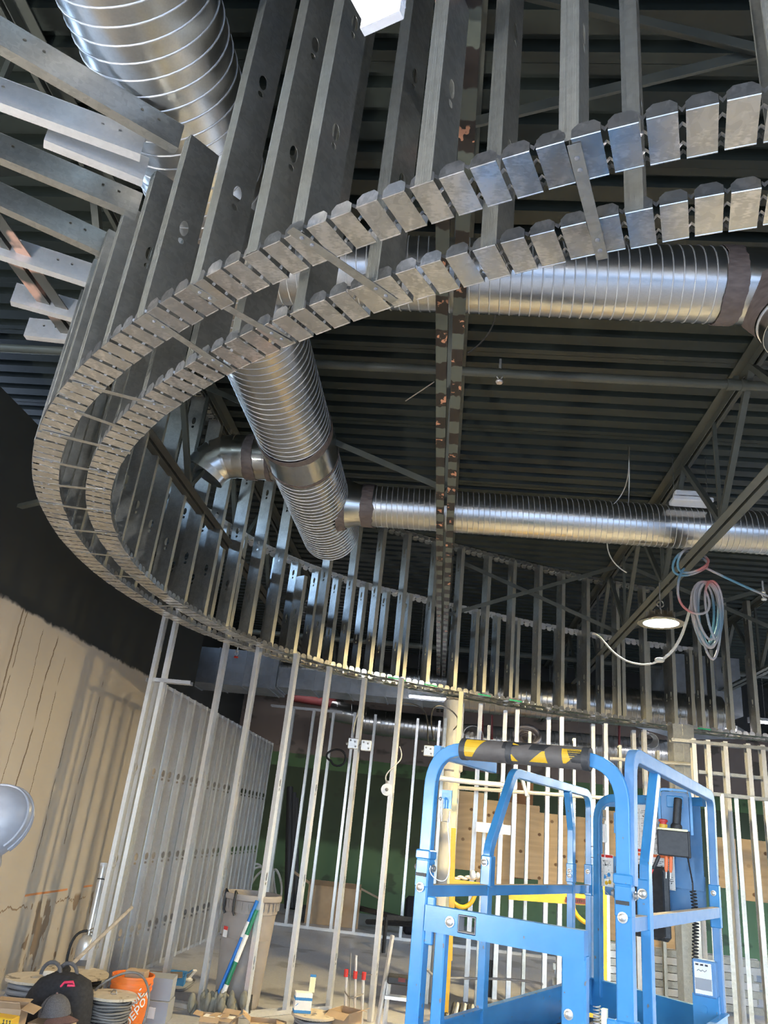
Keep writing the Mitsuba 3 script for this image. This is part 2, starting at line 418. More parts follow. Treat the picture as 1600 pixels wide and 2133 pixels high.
for x in (-1.0, 1.7, 4.4):
    w.bx(x - 0.05, x + 0.05, FRONT - 0.15, FRONT - 0.05, 0, 3.1)
struct('wall_front', w, 'whitewall', label='front wall with open shop front bays')


# ------------------------------------------------------------------ bar joists
def joist(x, lab, chord='joist', y0=-3.5, y1=17.5, zb=4.20):
    t = thing('bar_joist', lab, 'joist', 'bar joists under the deck')
    for s in (-1, 1):
        m = M()
        xa = x + s * 0.013
        m.bx(min(xa, xa + s * 0.064), max(xa, xa + s * 0.064), y0, y1, zb, zb + 0.006)
        m.bx(min(xa, xa + s * 0.006), max(xa, xa + s * 0.006), y0, y1, zb, zb + 0.064)
        obj('bottom_chord', m, chord, t)
        m = M()
        m.bx(min(xa, xa + s * 0.075), max(xa, xa + s * 0.075), y0, y1, DECK - 0.014, DECK - 0.006)
        m.bx(min(xa, xa + s * 0.006), max(xa, xa + s * 0.006), y0, y1, DECK - 0.08, DECK - 0.006)
        obj('top_chord', m, 'joist', t)
    n = int((y1 - y0) / 0.85)
    for i in range(n):
        ya = y0 + i * 0.85; up = i % 2
        a = (x, ya, zb + 0.05 if up else DECK - 0.05); b = (x, ya + 0.85, DECK - 0.05 if up else zb + 0.05)
        m = M(); m.bar(a, b, 0.045, 0.045, (1, 0, 0)); obj('web_member', m, 'joist', t)
        if up:
            m = M(); m.bar((x, ya, zb + 0.05), (x, ya, DECK - 0.05), 0.03, 0.03, (1, 0, 0)); obj('web_member', m, 'joist', t)
    return t


joist(-0.115, 'bar joist over the middle with burnt black and orange patches underneath', 'burnt')
joist(2.113, 'green grey steel bar joist at right that carries the round lamp and the coiled hose')
joist(4.34, 'green grey steel bar joist at the far right, second beyond the burnt one')
joist(-2.343, 'dark steel bar joist with rust left of the large spiral duct', 'rusty')
joist(6.57, 'green grey steel bar joist nearest the right wall')
# bridging angles between the joists and sprinkler mains
for i, (a, b, lab) in enumerate((
        ((-0.115, 2.15, 5.12), (2.113, 2.15, 4.32), 'long slanting bridging angle at top right, falling to the right'),
        ((-0.115, 2.2, 4.30), (2.113, 2.2, 5.12), 'long slanting bridging angle at top right, rising to the right'),
        ((-0.115, 9.5, 4.26), (2.113, 9.5, 5.12), 'slanting bridging angle just below the lower spiral duct'),
        ((-0.115, 9.6, 5.12), (2.113, 9.6, 4.26), 'slanting bridging angle falling right behind the lower spiral duct'),
        ((2.113, 9.4, 5.12), (4.34, 9.4, 4.26), 'slanting bridging angle right of the lamp joist, falling right'),
        ((2.113, 9.5, 4.26), (4.34, 9.5, 5.12), 'slanting bridging angle right of the lamp joist, rising right'),
        ((-2.343, 5.6, 5.12), (-0.115, 5.6, 4.26), 'slanting bridging angle left of the burnt joist'))):
    m = M(); m.bar(a, b, 0.005, 0.05); m.bar(np.array(a) + (0, 0.025, 0.022), np.array(b) + (0, 0.025, 0.022), 0.05, 0.005)
    one('bridging_angle', m, 'joist', lab, 'steel brace')


def pipe(y, z, r, x0, x1, lab, joints, matn='joist'):
    t = thing('sprinkler_pipe', lab, 'pipe')
    m = M(); m.tube([(x0, y, z), (x1, y, z)], r, 14); obj('pipe', m, matn, t, 40)
    for x in joints:
        m = M(); m.lathe([(r, -0.07), (r * 1.25, -0.068), (r * 1.28, -0.035), (r * 1.16, -0.033), (r * 1.16, 0.033), (r * 1.28, 0.035), (r * 1.25, 0.068), (r, 0.07)], (x, y, z), (1, 0, 0), 16)
        m.bx(x - 0.018, x + 0.018, y - 0.02, y + 0.02, z + r, z + r * 1.9)
        obj('coupling', m, matn, t, 40)
    return t


yp = P(1100, 780, Z=5.0)[1]
pipe(yp, 5.0, 0.036, -4.5, 8.0, 'dark painted sprinkler pipe below the deck with a coupling at the right joist', [1.99])
pipe(1.62, 5.05, 0.03, -4.5, 8.0, 'dark painted pipe along the top edge of the deck', [])
pipe(12.6, 4.55, 0.045, -3.5, 8.0, 'dark sprinkler main behind the far studs with a coupling', [1.75, 3.2])


# ------------------------------------------------------------------ the curved soffit
ZAX = np.array([0, 0, 1.0])
Z0, WEB, FLG, LINK, GAPT = 3.32, 0.140, 0.049, 0.0715, 0.0875
CP = np.array([(3.4, 1.30), (2.6, 1.15), (1.9, 1.10), (1.3, 1.13), (0.9, 1.20), (0.6, 1.30), (0.45, 1.35), (0.27, 1.40), (0.09, 1.46), (-0.08, 1.53), (-0.25, 1.60), (-0.41, 1.67), (-0.58, 1.76), (-0.74, 1.85), (-0.89, 1.95), (-1.04, 2.05), (-1.18, 2.18), (-1.32, 2.30), (-1.46, 2.44), (-1.59, 2.58), (-1.78, 2.80), (-2.01, 3.07), (-2.23, 3.40), (-2.42, 3.78), (-2.59, 4.21), (-2.70, 4.62), (-2.79, 5.13), (-2.83, 5.61), (-2.82, 6.2), (-2.72, 6.88), (-2.50, 7.52), (-2.20, 8.08), (-1.84, 8.56), (-1.40, 8.96), (-0.97, 9.29), (-0.50, 9.58), (0.0, 9.85), (0.70, 10.22), (1.42, 10.55), (2.28, 10.86), (2.94, 11.02), (3.60, 11.12), (4.30, 11.20), (5.4, 11.25)])
tck, _ = splprep(CP.T, s=0.012)
OUT = np.array(splev(np.linspace(0, 1, 6000), tck)).T


def offset(d):
    t = np.gradient(OUT, axis=0); t /= np.linalg.norm(t, axis=1, keepdims=True)
    return OUT + d * np.stack([t[:, 1], -t[:, 0]], 1)   # to the right of travel = inwards


def curve(d):
    c = offset(d)
    s = np.concatenate([[0], np.cumsum(np.linalg.norm(np.diff(c, axis=0), axis=1))])
    t = np.gradient(c, axis=0); t /= np.linalg.norm(t, axis=1, keepdims=True)
    return c, s, t


def on(cv, s):
    c, S, t = cv
    p = np.array([np.interp(s, S, c[:, 0]), np.interp(s, S, c[:, 1])])
    tt = np.array([np.interp(s, S, t[:, 0]), np.interp(s, S, t[:, 1])]); tt /= np.linalg.norm(tt)
    return p, tt


COUT, CIN = curve(WEB / 2), curve(0.287 + WEB / 2)


def s_near(cv, xy):
    c, S, _ = cv
    return S[np.argmin(((c - np.asarray(xy)) ** 2).sum(1))]


# one link of flexible track: web below, two flanges with clipped corners
def link_mesh():
    m = M(); t = 0.0011; L = LINK
    m.bx(-L / 2, L / 2, -WEB / 2, WEB / 2, 0, t)
    fp = Polygon([(-L / 2, 0), (L / 2, 0), (L / 2, 0.031), (L / 2 - 0.016, 0.047), (-L / 2 + 0.016, 0.047), (-L / 2, 0.031)])
    for s in (-1, 1):
        m.prism(fp, (0, s * WEB / 2 + (t if s < 0 else 0), 0), [(1, 0, 0), (0, 0, 1), (0, -1, 0)], t)
        # rolled edge and the bent tie to the next link at flange and web
        m.tube([(-L / 2, s * (WEB / 2 - 0.001), 0.0008), (L / 2, s * (WEB / 2 - 0.001), 0.0008)], 0.0028, 6)
        g = GAPT - L
        m.add([(L / 2, s * WEB / 2, 0.012), (L / 2, s * WEB / 2, 0.024), (L / 2 + g / 2, s * (WEB / 2 - 0.010), 0.026), (L / 2 + g / 2, s * (WEB / 2 - 0.010), 0.010), (L / 2 + g, s * WEB / 2, 0.012), (L / 2 + g, s * WEB / 2, 0.024)], [[0, 1, 2, 3], [3, 2, 5, 4]])
        y = s * 0.028
        m.add([(L / 2, y - 0.006, 0.0005), (L / 2, y + 0.006, 0.0005), (L / 2 + g / 2, y + 0.006, 0.011), (L / 2 + g / 2, y - 0.006, 0.011), (L / 2 + g, y + 0.006, 0.0005), (L / 2 + g, y - 0.006, 0.0005)], [[0, 1, 2, 3], [3, 2, 4, 5]])
    return m


LINKM = None


def flex_track(cv, z, s0, s1, lab, flip=False, matn='track', group=None):
    global LINKM
    t = thing('flexible_track', lab, 'metal track', group)
    n = int((s1 - s0) / GAPT)
    for i in range(n):
        p, tt = on(cv, s0 + (i + 0.5) * GAPT)
        nn = np.array([-tt[1], tt[0]])
        ax = np.array([[tt[0], tt[1], 0], [nn[0], nn[1], 0], [0, 0, 1.0]])
        if flip:
            ax = np.array([ax[0], -ax[1], -ax[2]])
        tilt = rng.normal(0, 0.02)
        c_, s_ = math.cos(tilt), math.sin(tilt)
        ax = np.array([ax[0], c_ * ax[1] + s_ * ax[2], -s_ * ax[1] + c_ * ax[2]])
        to = place((p[0], p[1], z + rng.normal(0, 0.0012)), ax)
        if LINKM is None:
            LINKM = obj('link', link_mesh(), matn, t); scene[LINKM]['to_world'] = to
        else:
            k = numbered(t + '__link'); scene[k] = again(LINKM, matn, to)
    return t


SO, SI = COUT[1][-1], CIN[1][-1]
t_out = flex_track(COUT, Z0, s_near(COUT, (2.9, 1.25)), SO - 0.7, 'outer of the two curved tracks of flat metal links along the soffit bottom')
t_in = flex_track(CIN, Z0, s_near(CIN, (2.9, 1.6)), SI - 0.7, 'inner of the two curved tracks of flat metal links along the soffit bottom')
ZM = 4.50
flex_track(COUT, ZM, s_near(COUT, (-2.45, 3.9)), s_near(COUT, (3.45, 11.1)), 'curved link track along the tops of the short far studs', True, 'galv_bright')
flex_track(CIN, DECK - 0.01, s_near(CIN, (-2.3, 4.9)), s_near(CIN, (2.8, 10.9)), 'curved track of links fixed up under the deck over the tall far studs', True, 'galv')


def stud_web(w, h, holes):
    pl = sbox(-w / 2, 0, w / 2, h)
    for z in holes:
        if 0.1 < z < h - 0.1:
            hh = affinity.scale(Point(0, z).buffer(0.019, 8), 1, 1.9).union(Point(0, z - 0.062).buffer(0.013, 6))
            pl = pl.difference(hh)
    return pl


def stud(name, lab, cat, group, xy, z0, z1, n, web=0.137, fl=0.049, matn='galv', fmat='knurl', holes=(), side=1, parts=True, parent=None):
    """an upright C stud: its web stands along n (2D), the flanges face +-n"""
    n = np.array([n[0], n[1], 0.0]); b = np.array([-n[1], n[0], 0.0]) * side
    o = np.array([xy[0], xy[1], z0]); h = z1 - z0; t = 0.0014
    t0 = thing(name, lab, cat, group) if parent is None else parent
    m = M()
    m.prism(stud_web(web, h, holes), o - b * fl / 2, [n, (0, 0, 1), np.cross(n, (0, 0, 1))], t)
    flm = M()
    for s in (-1, 1):
        c = o + n * s * web / 2 + np.array([0, 0, h / 2])
        flm.box(c, (t, fl, h), [n, b, (0, 0, 1)])
        if fmat == 'knurl' and xy[1] < 4.5:
            for q in range(7):
                flm.box(c + n * s * t * 0.8 + b * (q - 3) * fl * 0.12, (0.0016, fl * 0.055, h), [n, b, (0, 0, 1)])
        flm.box(c + b * fl / 2 - n * s * 0.006, (0.012, t, h), [n, b, (0, 0, 1)])
    if parts:
        obj('web', m, matn, t0); obj('flange', flm, fmat, t0)
    else:
        m.add(flm.mesh().vertices, flm.mesh().faces); obj('channel', m, matn, t0)
    return t0


DUCTX, DUCTZ = -1.38, 4.60


def ztop(p, z):
    return 4.22 if abs(p[0] - DUCTX) < 0.38 and z > 4.22 and p[1] < 8.3 else z


def ring_studs(cv, ss, ztf, which, mats, tops):
    N = len(ss)
    for i, s in enumerate(ss):
        p, tt = on(cv, s)
        n = np.array([tt[1], -tt[0]])
        zt = ztop(p, ztf(p))
        jit = rng.normal(0, 0.002, 2)
        k = mats(p, i)
        lab = f'{tops(zt)} steel stud in the {which} curved track, {nth(i)} from the near right end'
        sk = stud('metal_stud', lab, 'metal stud', f'studs in the {which} curved track', p + jit, Z0 + 0.003, zt, n * (1 if rng.random() < 0.8 else 1), matn=k,
             fmat='knurl' if p[1] < 4.5 else 'flange_dull', holes=[0.42 + 0.08 * rng.random(), 1.02, 1.62])
        if which == 'outer':
            STUD_OF.append(sk)


STUD_OF = []


def s_list(cv, pts, end, step, jitter=0.03):
    out = [s_near(cv, q) for q in pts]
    s = out[-1]
    while s + step < end:
        s += step + rng.normal(0, jitter); out.append(s)
    return out


near_out = [(0.685, 1.335), (0.235, 1.48), (-0.14, 1.61), (-0.53, 1.80), (-0.69, 1.88), (-0.92, 2.04), (-1.18, 2.25), (-1.38, 2.45), (-1.58, 2.66), (-1.76, 2.86), (-1.93, 3.07), (-2.10, 3.33)]
near_in = [(0.90, 1.565), (0.455, 1.73), (0.07, 1.87), (-0.30, 2.03), (-0.58, 2.17), (-0.86, 2.36), (-1.10, 2.55), (-1.38, 2.84), (-1.62, 3.11), (-1.82, 3.40), (-2.0, 3.70)]
ring_studs(COUT, s_list(COUT, near_out, SO - 0.9, 0.33), lambda p: DECK - 0.02 if p[0] > -1.3 and p[1] < 3 else (4.26 if p[1] < 3.6 else ZM - 0.004), 'outer', lambda p, i: 'galv', lambda z: 'tall' if z > 4.6 else 'short')
ring_studs(CIN, s_list(CIN, near_in, SI - 0.9, 0.38), lambda p: DECK - 0.02, 'inner', lambda p, i: 'galv', lambda z: 'tall' if z > 4.6 else 'short')

for w_, cv_ in (('outer', COUT), ('inner', CIN)):
    for i in range(5):
        p, tt = on(cv_, s_near(cv_, (0.685, 1.335) if w_ == 'outer' else (0.90, 1.565)) - 0.41 * (i + 1))
        stud('metal_stud', f'tall steel stud in the {w_} curved track beyond the right picture edge, {nth(i)} outward', 'metal stud', f'studs in the {w_} curved track', p, Z0 + 0.003, DECK - 0.02, (tt[1], -tt[0]), fmat='knurl', holes=[0.45, 1.02, 1.62])
# flat straps screwed up under the two tracks
straps = [((1195, 300), (1255, 540), 0.034), ((604, 478), (822, 628), 0.034), ((392, 595), (605, 716), 0.034), ((300, 655), (478, 772), 0.034), ((150, 797), (362, 852), 0.03), ((118, 843), (300, 908), 0.03), ((87, 898), (272, 944), 0.03), ((72, 955), (240, 990), 0.03), ((71, 1006), (232, 1023), 0.03), ((83, 1047), (232, 1068), 0.03), ((112, 1100), (247, 1113), 0.03), ((158, 1150), (278, 1162), 0.03), ((215, 1197), (312, 1205), 0.03), ((300, 1262), (395, 1262), 0.03), ((400, 1302), (480, 1306), 0.03)]
for i, (a, b, wd) in enumerate(straps):
    A, B = P(*a, Z=Z0 - 0.0025), P(*b, Z=Z0 - 0.0025)
    lab = ('bluish ' if i == 0 else '') + f'flat strap screwed under both curved tracks, {nth(i)} from the near right end'
    t = thing('flat_strap', lab, 'metal strap', 'straps tying the two curved tracks')
    m = M(); m.bar(A, B, wd, 0.0016); obj('plate', m, 'galv', t)
    d = (B - A) / np.linalg.norm(B - A)
    L = np.linalg.norm(B - A)
    for q in (0.045, 0.085, L - 0.085, L - 0.04):
        c = A + d * q
        m = M(); m.lathe([(0.0, -0.0045), (0.0035, -0.0045), (0.0065, -0.003), (0.0068, -0.0008), (0.0, -0.0008)], c, n=10)
        obj('screw', m, 'cable_grey', t, 40)
# pen mark on a web
p6, t6 = on(COUT, s_near(COUT, near_out[6])); n6 = np.array([t6[1], -t6[0], 0]); b6 = np.array([-n6[1], n6[0], 0])
tm = meshkit.text_mesh('b/c', 0.034, 0.0008)
m = M(); m.add(np.array([p6[0], p6[1], 3.45]) - b6 * (FLG / 2 + 0.001) - n6 * 0.03 + np.asarray(tm.vertices) @ np.array([n6, ZAX, -b6]), tm.faces)
obj('pen_mark', m, 'ink', STUD_OF[6])
# green laser light on the far inner track, put in as coloured strips
for i, (x0, x1) in enumerate(((818, 850), (892, 915), (1000, 1018), (1062, 1085), (1408, 1424), (1540, 1556))):
    s0, s1 = (s_near(CIN, P(x, 1412 + (x - 818) * 0.2, Z=Z0)[:2]) for x in (x0, x1)); m = M()
    for s in np.arange(s0, s1, 0.06):
        p, tt = on(CIN, s); n = np.array([tt[1], -tt[0], 0]); q = np.array([p[0], p[1], Z0 + 0.012]) + n * (WEB / 2 + 0.003)
        m.box(q, (0.061, 0.002, 0.016), [(tt[0], tt[1], 0), n, ZAX])
    if m.n:
        one('green_laser_mark', m, 'green_laser_mark', f'green strip painted as laser light on the far inner track, {nth(i)} from the left', 'laser_mark', 'green laser light painted on the far track')

# ------------------------------------------------------------------ level outlookers at top left
look = [((378, 285), (-30, 45), 4.22, 'galv', 'wide tan level channel at top left, uppermost of the level channels'),
        ((300, 298), (-40, 172), 4.22, 'galv_bright', 'bright channel with bolt holes running out left, just under the wide tan one'),
        ((305, 352), (100, 268), 4.20, 'galv_bright', 'short bright channel end with bolt holes beside the spiral duct'),
        ((292, 425), (-40, 285), 4.22, 'galv', 'blue grey level stud running out left below the short bright channel'),
        ((218, 505), (-40, 385), 4.22, 'galv', 'blue grey level stud running out left, the second with a blue face'),
        ((190, 570), (-40, 495), 4.22, 'galv_bright', 'bright level stud running out left just above the short cut ends'),
        ((162, 645), (28, 608), 4.22, 'galv_bright', 'short cut open channel sticking out left, upper of the two'),
        ((147, 690), (55, 680), 4.22, 'galv_bright', 'short cut channel sticking out left, lower of the two')]
for a, b, z, mm, lab in look:
    A, B = P(*a, Z=z), P(*b, Z=z)
    if b[0] < 0:
        B = A + (B - A) * 1.5
    d = (B - A); L = np.linalg.norm(d); d /= L; s = np.array([-d[1], d[0], 0]); t0 = thing('level_channel', lab, 'metal channel')
    hgt = 0.125
    pl = sbox(0, -hgt / 2, L, hgt / 2)
    for q in (0.10, 0.17, 0.55, 0.62):
        if q < L - 0.05:
            pl = pl.difference(Point(L - q if mm == 'galv_bright' and L < 0.4 else q, 0.02).buffer(0.007, 6))
    m = M(); m.prism(pl, A, [d, (0, 0, 1), np.cross(d, (0, 0, 1))], 0.0014); obj('web', m, mm, t0)
    m = M()
    for q in (-1, 1):
        c = (A + B) / 2 + np.array([0, 0, q * hgt / 2])
        m.box(c - s * 0.022, (L, 0.046, 0.0014), [d, s, (0, 0, 1)])
        m.box(c - s * 0.045 - np.array([0, 0, q * 0.006]), (L, 0.0014, 0.012), [d, s, (0, 0, 1)])
    obj('flange', m, mm, t0)

# ------------------------------------------------------------------ spiral ducts
def spiral(r, L, pitch, lead, n=56, ridge=0.006):
    """a spiral duct along +x from 0 to L: skin mesh and the raised helical seam"""
    m = M(); m.lathe([(r, 0), (r, L)], (0, 0, 0), (1, 0, 0), n)
    turns = L / pitch; k = int(turns * 36) + 2
    th = np.linspace(0, turns * 2 * np.pi, k)
    path = np.stack([np.linspace(0, L, k), (r + 0.001) * np.cos(th), (r + 0.001) * np.sin(th)], 1)
    s = M(); s.tube(path, ridge, 5)
    return m, s


def ringband(r, x0, x1, wob=0.0, n=64, t=0.006, seed=0):
    rr = np.random.default_rng(seed); m = M(); vs = []
    th = np.arange(n) * 2 * np.pi / n
    wa = np.cumsum(rr.normal(0, 1, n)); wa -= np.linspace(0, wa[-1], n); wa *= wob / max(1e-6, np.abs(wa).max())
    wb = np.cumsum(rr.normal(0, 1, n)); wb -= np.linspace(0, wb[-1], n); wb *= wob / max(1e-6, np.abs(wb).max())
    for q, wv, rad in ((x0, wa, r), (x0, wa, r + t), (x1, wb, r + t), (x1, wb, r)):
        vs.append(np.stack([q + wv, rad * np.cos(th), rad * np.sin(th)], 1))
    f = [(i * n + q, i * n + (q + 1) % n, (i + 1) * n + (q + 1) % n, (i + 1) * n + q) for i in range(3) for q in range(n)]
    m.add(np.vstack(vs), np.array(f))
    return m


def put(m, o, ax):
    me = m.mesh(); return trimesh.Trimesh(np.asarray(o, float) + np.asarray(me.vertices) @ np.asarray(ax, float), me.faces, process=False)


AY = [(0, 1, 0), (-1, 0, 0), (0, 0, 1)]          # local x along world y
AX = np.eye(3)
ra = 0.305
tA = thing('spiral_duct', 'large spiral duct running from the top left to its capped end', 'duct')
for y0, y1 in ((-2.5, 5.40), (5.78, 7.72)):
    a, b = spiral(ra, y1 - y0, 0.072, 0, 56, 0.0042)
    obj('duct_skin', put(a, (DUCTX, y0, DUCTZ), AY), 'duct', tA, 40); obj('seam', put(b, (DUCTX, y0, DUCTZ), AY), 'galv_bright', tA, True)
m = ringband(ra + 0.004, 5.36, 5.82, 0, 72); obj('smooth_band', put(m, (DUCTX, 0, DUCTZ), AY), 'duct_plain', tA, 40)
for i, q in enumerate((5.37, 5.80)):
    m = ringband(ra + 0.007, q - 0.035, q + 0.035, 0.02, 90, 0.005, 5 + i); obj('sealant_ring', put(m, (DUCTX, 0, DUCTZ), AY), 'mastic', tA)
m = M(); m.lathe([(ra, 0), (ra * 0.98, 0.015), (0, 0.016)], (0, 0, 0), (1, 0, 0), 56); obj('end_cap', put(m, (DUCTX, 7.72, DUCTZ), AY), 'duct_plain', tA, 30)
rb = 0.203
tB = thing('spiral_duct', 'long spiral duct crossing right from the large duct, lower of the two', 'duct')
yB, x0 = 6.85, DUCTX + 0.50
a, b = spiral(rb, 8.9, 0.052, 0, 44, 0.0036)
obj('duct_skin', put(a, (x0, yB, DUCTZ), AX), 'duct', tB, 40); obj('seam', put(b, (x0, yB, DUCTZ), AX), 'galv_bright', tB, True)
m = M(); m.lathe([(rb * 1.30, -0.30), (rb * 1.02, -0.10), (rb * 1.02, 0.05)], (x0, yB, DUCTZ), (1, 0, 0), 48); obj('collar', m, 'duct_plain', tB, 30)
m = ringband(rb + 0.006, -0.08, 0.06, 0.02, 70, 0.005, 3); obj('sealant_ring', put(m, (x0, yB, DUCTZ), AX), 'mastic', tB)
m = M(); m.lathe([(rb * 1.34, -0.30), (rb * 1.24, -0.215), (rb * 1.19, -0.225)], (x0, yB, DUCTZ), (1, 0, 0), 48); obj('sealant_ring', m, 'mastic', tB, 30)
tC = thing('spiral_duct', 'spiral duct crossing behind the near curved tracks to a branch at right', 'duct')
yC = 3.44; xc = P(1500, 565, Y=yC)[0]
a, b = spiral(rb, xc - DUCTX - 0.25, 0.056, 0, 48, 0.0038)
obj('duct_skin', put(a, (DUCTX + 0.25, yC, DUCTZ), AX), 'duct', tC, 40); obj('seam', put(b, (DUCTX + 0.25, yC, DUCTZ), AX), 'galv_bright', tC, True)
m = M(); m.lathe([(rb * 1.01, 0), (rb * 1.01, 0.75), (rb, 0.80), (rb, 4.5)], (xc, yC, DUCTZ), (1, 0, 0), 48); obj('branch_body', m, 'duct_plain', tC, 40)
m = ringband(rb + 0.005, -0.02, 0.07, 0.02, 80, 0.005, 8); obj('sealant_ring', put(m, (xc, yC, DUCTZ), AX), 'mastic', tC)
xt = xc + 0.30; rt = 0.19
dn = np.array([0.12, -0.30, -1.0]); dn /= np.linalg.norm(dn)
m = M(); m.lathe([(rt * 1.28, 0.10), (rt * 1.1, 0.22), (rt * 1.06, 0.27)], (xt, yC, DUCTZ), dn, 44); obj('sealant_ring', m, 'mastic', tC, 40)
m = M(); m.lathe([(rt, 0.08), (rt, 0.37), (rt - 0.004, 0.37), (rt - 0.004, 0.08)], (xt, yC, DUCTZ), dn, 48); obj('open_spout', m, 'duct_plain', tC, 40)
m = M(); m.lathe([(rt, 0.27), (rt + 0.006, 0.273), (rt + 0.006, 0.282), (rt, 0.285)], (xt, yC, DUCTZ), dn, 48); obj('spout_bead', m, 'galv_bright', tC, 40)
tL = thing('duct_elbow', 'short branch elbow turning down at the left side of the large duct', 'duct')
rl = 0.195; yL = 5.93
m = M(); m.tube([(DUCTX - 0.2, yL, DUCTZ), (DUCTX - 0.62, yL, DUCTZ)], rl, 36); obj('branch', m, 'duct_plain', tL, 40)
for q, wdt in ((0.47, 0.09), (0.30, 0.03)):
    m = ringband(rl + 0.004, -q - wdt / 2, -q + wdt / 2, 0.015, 70, 0.006, 12); obj('sealant_ring', put(m, (DUCTX, yL, DUCTZ), AX), 'mastic', tL)
th = np.linspace(0, 1.25, 5)
for i in range(4):
    a0 = np.array([DUCTX - 0.62 - 0.27 * math.sin(th[i]), yL, DUCTZ - 0.27 * (1 - math.cos(th[i]))]); a1 = np.array([DUCTX - 0.62 - 0.27 * math.sin(th[i + 1]), yL, DUCTZ - 0.27 * (1 - math.cos(th[i + 1]))])
    d = (a1 - a0) * 0.12
    m = M(); m.tube([a0 - d, a1 + d], rl - 0.002 * (i % 2), 36, cap=False); obj('gore', m, 'duct_plain', tL, 40)

# ------------------------------------------------------------------ straight stud walls
def wall_stud(xy, z0, z1, n, lab, grp, matn='wallstud', web=0.09, fl=0.036, side=1, name='wall_stud'):
    return stud(name, lab, 'metal stud', grp, xy, z0, z1, n, web, fl, matn, matn, [0.45, 1.15, 2.0], side, parts=False)


def runner(a, b, z, w, lab, matn='wallstud', down=False, name='track_runner'):
    a = np.array([a[0], a[1], z]); b = np.array([b[0], b[1], z]); L, ax = frame(a, b); m = M(); q = -1 if down else 1
    m.box((a + b) / 2, (L, w, 0.0016), ax)
    for s in (-1, 1):
        m.box((a + b) / 2 + ax[1] * s * w / 2 + np.array([0, 0, q * 0.018]), (L, 0.0016, 0.036), ax)
    return one(name, m, matn, lab, 'metal track')


# furring wall along the tan board wall
fx = -3.10
runner((fx - 0.02, 7.9), (fx - 0.02, 14.2), 0.002, 0.092, 'floor track of the close stud wall along the left side')
runner((fx - 0.02, 7.9), (fx - 0.02, 14.2), 2.90, 0.092, 'top track of the close stud wall along the left side', down=True)
for i in range(24):
    y = 8.0 + i * 0.268
    wall_stud((fx, y), 0.003, 2.9, (1, 0), f'stud in the close row along the left wall, {nth(i)} from the near end', 'close row of studs along the left wall', 'steel_stud' if i % 2 else 'wallstud', 0.088, 0.04, -1 if i % 2 else 1)
# doubled post at the corner of the tan wall, running up past the row
for i, (x, z1) in enumerate(((-3.03, 3.9), (-2.94, 3.9))):
    wall_stud((x, 7.72 + 0.1 * i), 0, z1, (0, 1), f'{"left" if i == 0 else "right"} stud of the tall doubled post at the corner of the tan wall', 'doubled corner post', 'galv_bright')
runner(P(322, 1420, Y=7.8)[:2], P(375, 1426, Y=7.8)[:2] + np.array([0.12, 0]), P(322, 1420, Y=7.8)[2], 0.09, 'short level brace beside the tall corner post')
# curved wall under the far side of the soffit
cw = [((335, 2090), 3.40), ((415, 2105), 3.38), ((508, 2120), 3.30), ((594, 2111), 3.265), ((684, 2102), 3.25), ((771, 2128), 3.24)]
pts = []
for i, (q, z) in enumerate(cw):
    p = P(*q, Z=0); pts.append(p)
    d = np.array([0.25, 1.0]) / math.hypot(0.25, 1)
    wall_stud(p[:2], 0.003, z, d, f'bright stud rising from floor to far curved track, {nth(i)} from the left', 'tall studs of the curved wall at front', 'steel_stud', 0.07, 0.042)
p0 = P(400, 1310, Z=3.27)
for i in range(len(pts) - 1):
    if i == 4:
        continue
    runner(pts[i][:2], pts[i + 1][:2], 0.004, 0.094, f'floor track piece between the {nth(i)} and {nth(i + 1)} bright curved wall studs', 'galv_bright')
# the run of studs behind the lift
back_px = [918, 952, 992, 1012, 1046, 1072, 1100, 1140, 1168, 1195, 1235, 1262, 1292, 1322, 1345, 1372, 1400]
for i, x in enumerate(back_px):
    y = 9.6 + 0.22 * ((i * 5) % 3) + (x - 918) / 480 * 1.2
    p = P(x, 1650, Y=y)
    wall_stud(p[:2], 0.003, 3.28 if i % 3 else 3.0, (0, 1), f'round edged wall stud behind the blue lift, the {nth(i)} from the white column', 'wall studs behind the lift', 'wallstud' if i % 3 else 'galv', 0.09, 0.05 if i % 3 else 0.035)
for i, (x0, x1, yy, zpx) in enumerate(((945, 1270, 9.55, 1640), (1270, 1440, 10.2, 1580))):
    A = P(x0, zpx, Y=yy); B = P(x1, zpx + (x1 - x0) * 0.07, Y=yy)
    m = M(); m.tube([A, B], 0.022, 8); one('cross_channel', m, 'galv_bright', ('long' if i == 0 else 'short') + ' bright level channel tying the studs behind the lift', 'metal channel')
# back partition
nb = [547, 594, 640, 689, 737, 786, 835, 885]
for i, x in enumerate(nb):
    p = P(x, 1935, Y=14.35)
    wall_stud(p[:2], 0.003, 3.6, (0, 1), f'thin stud of the far partition before the green wall, the {nth(i)} from the left', 'studs of the far partition', 'steel_stud', 0.08, 0.045)
runner((P(540, 1930, Y=14.35)[0], 14.35), (2.2, 14.35), 0.004, 0.094, 'bright floor track of the far partition', 'galv_bright')
runner((P(565, 1470, Y=14.35)[0], 14.35), (-1.9, 14.35), 3.60, 0.094, 'top track of the far partition', 'wallstud', True)
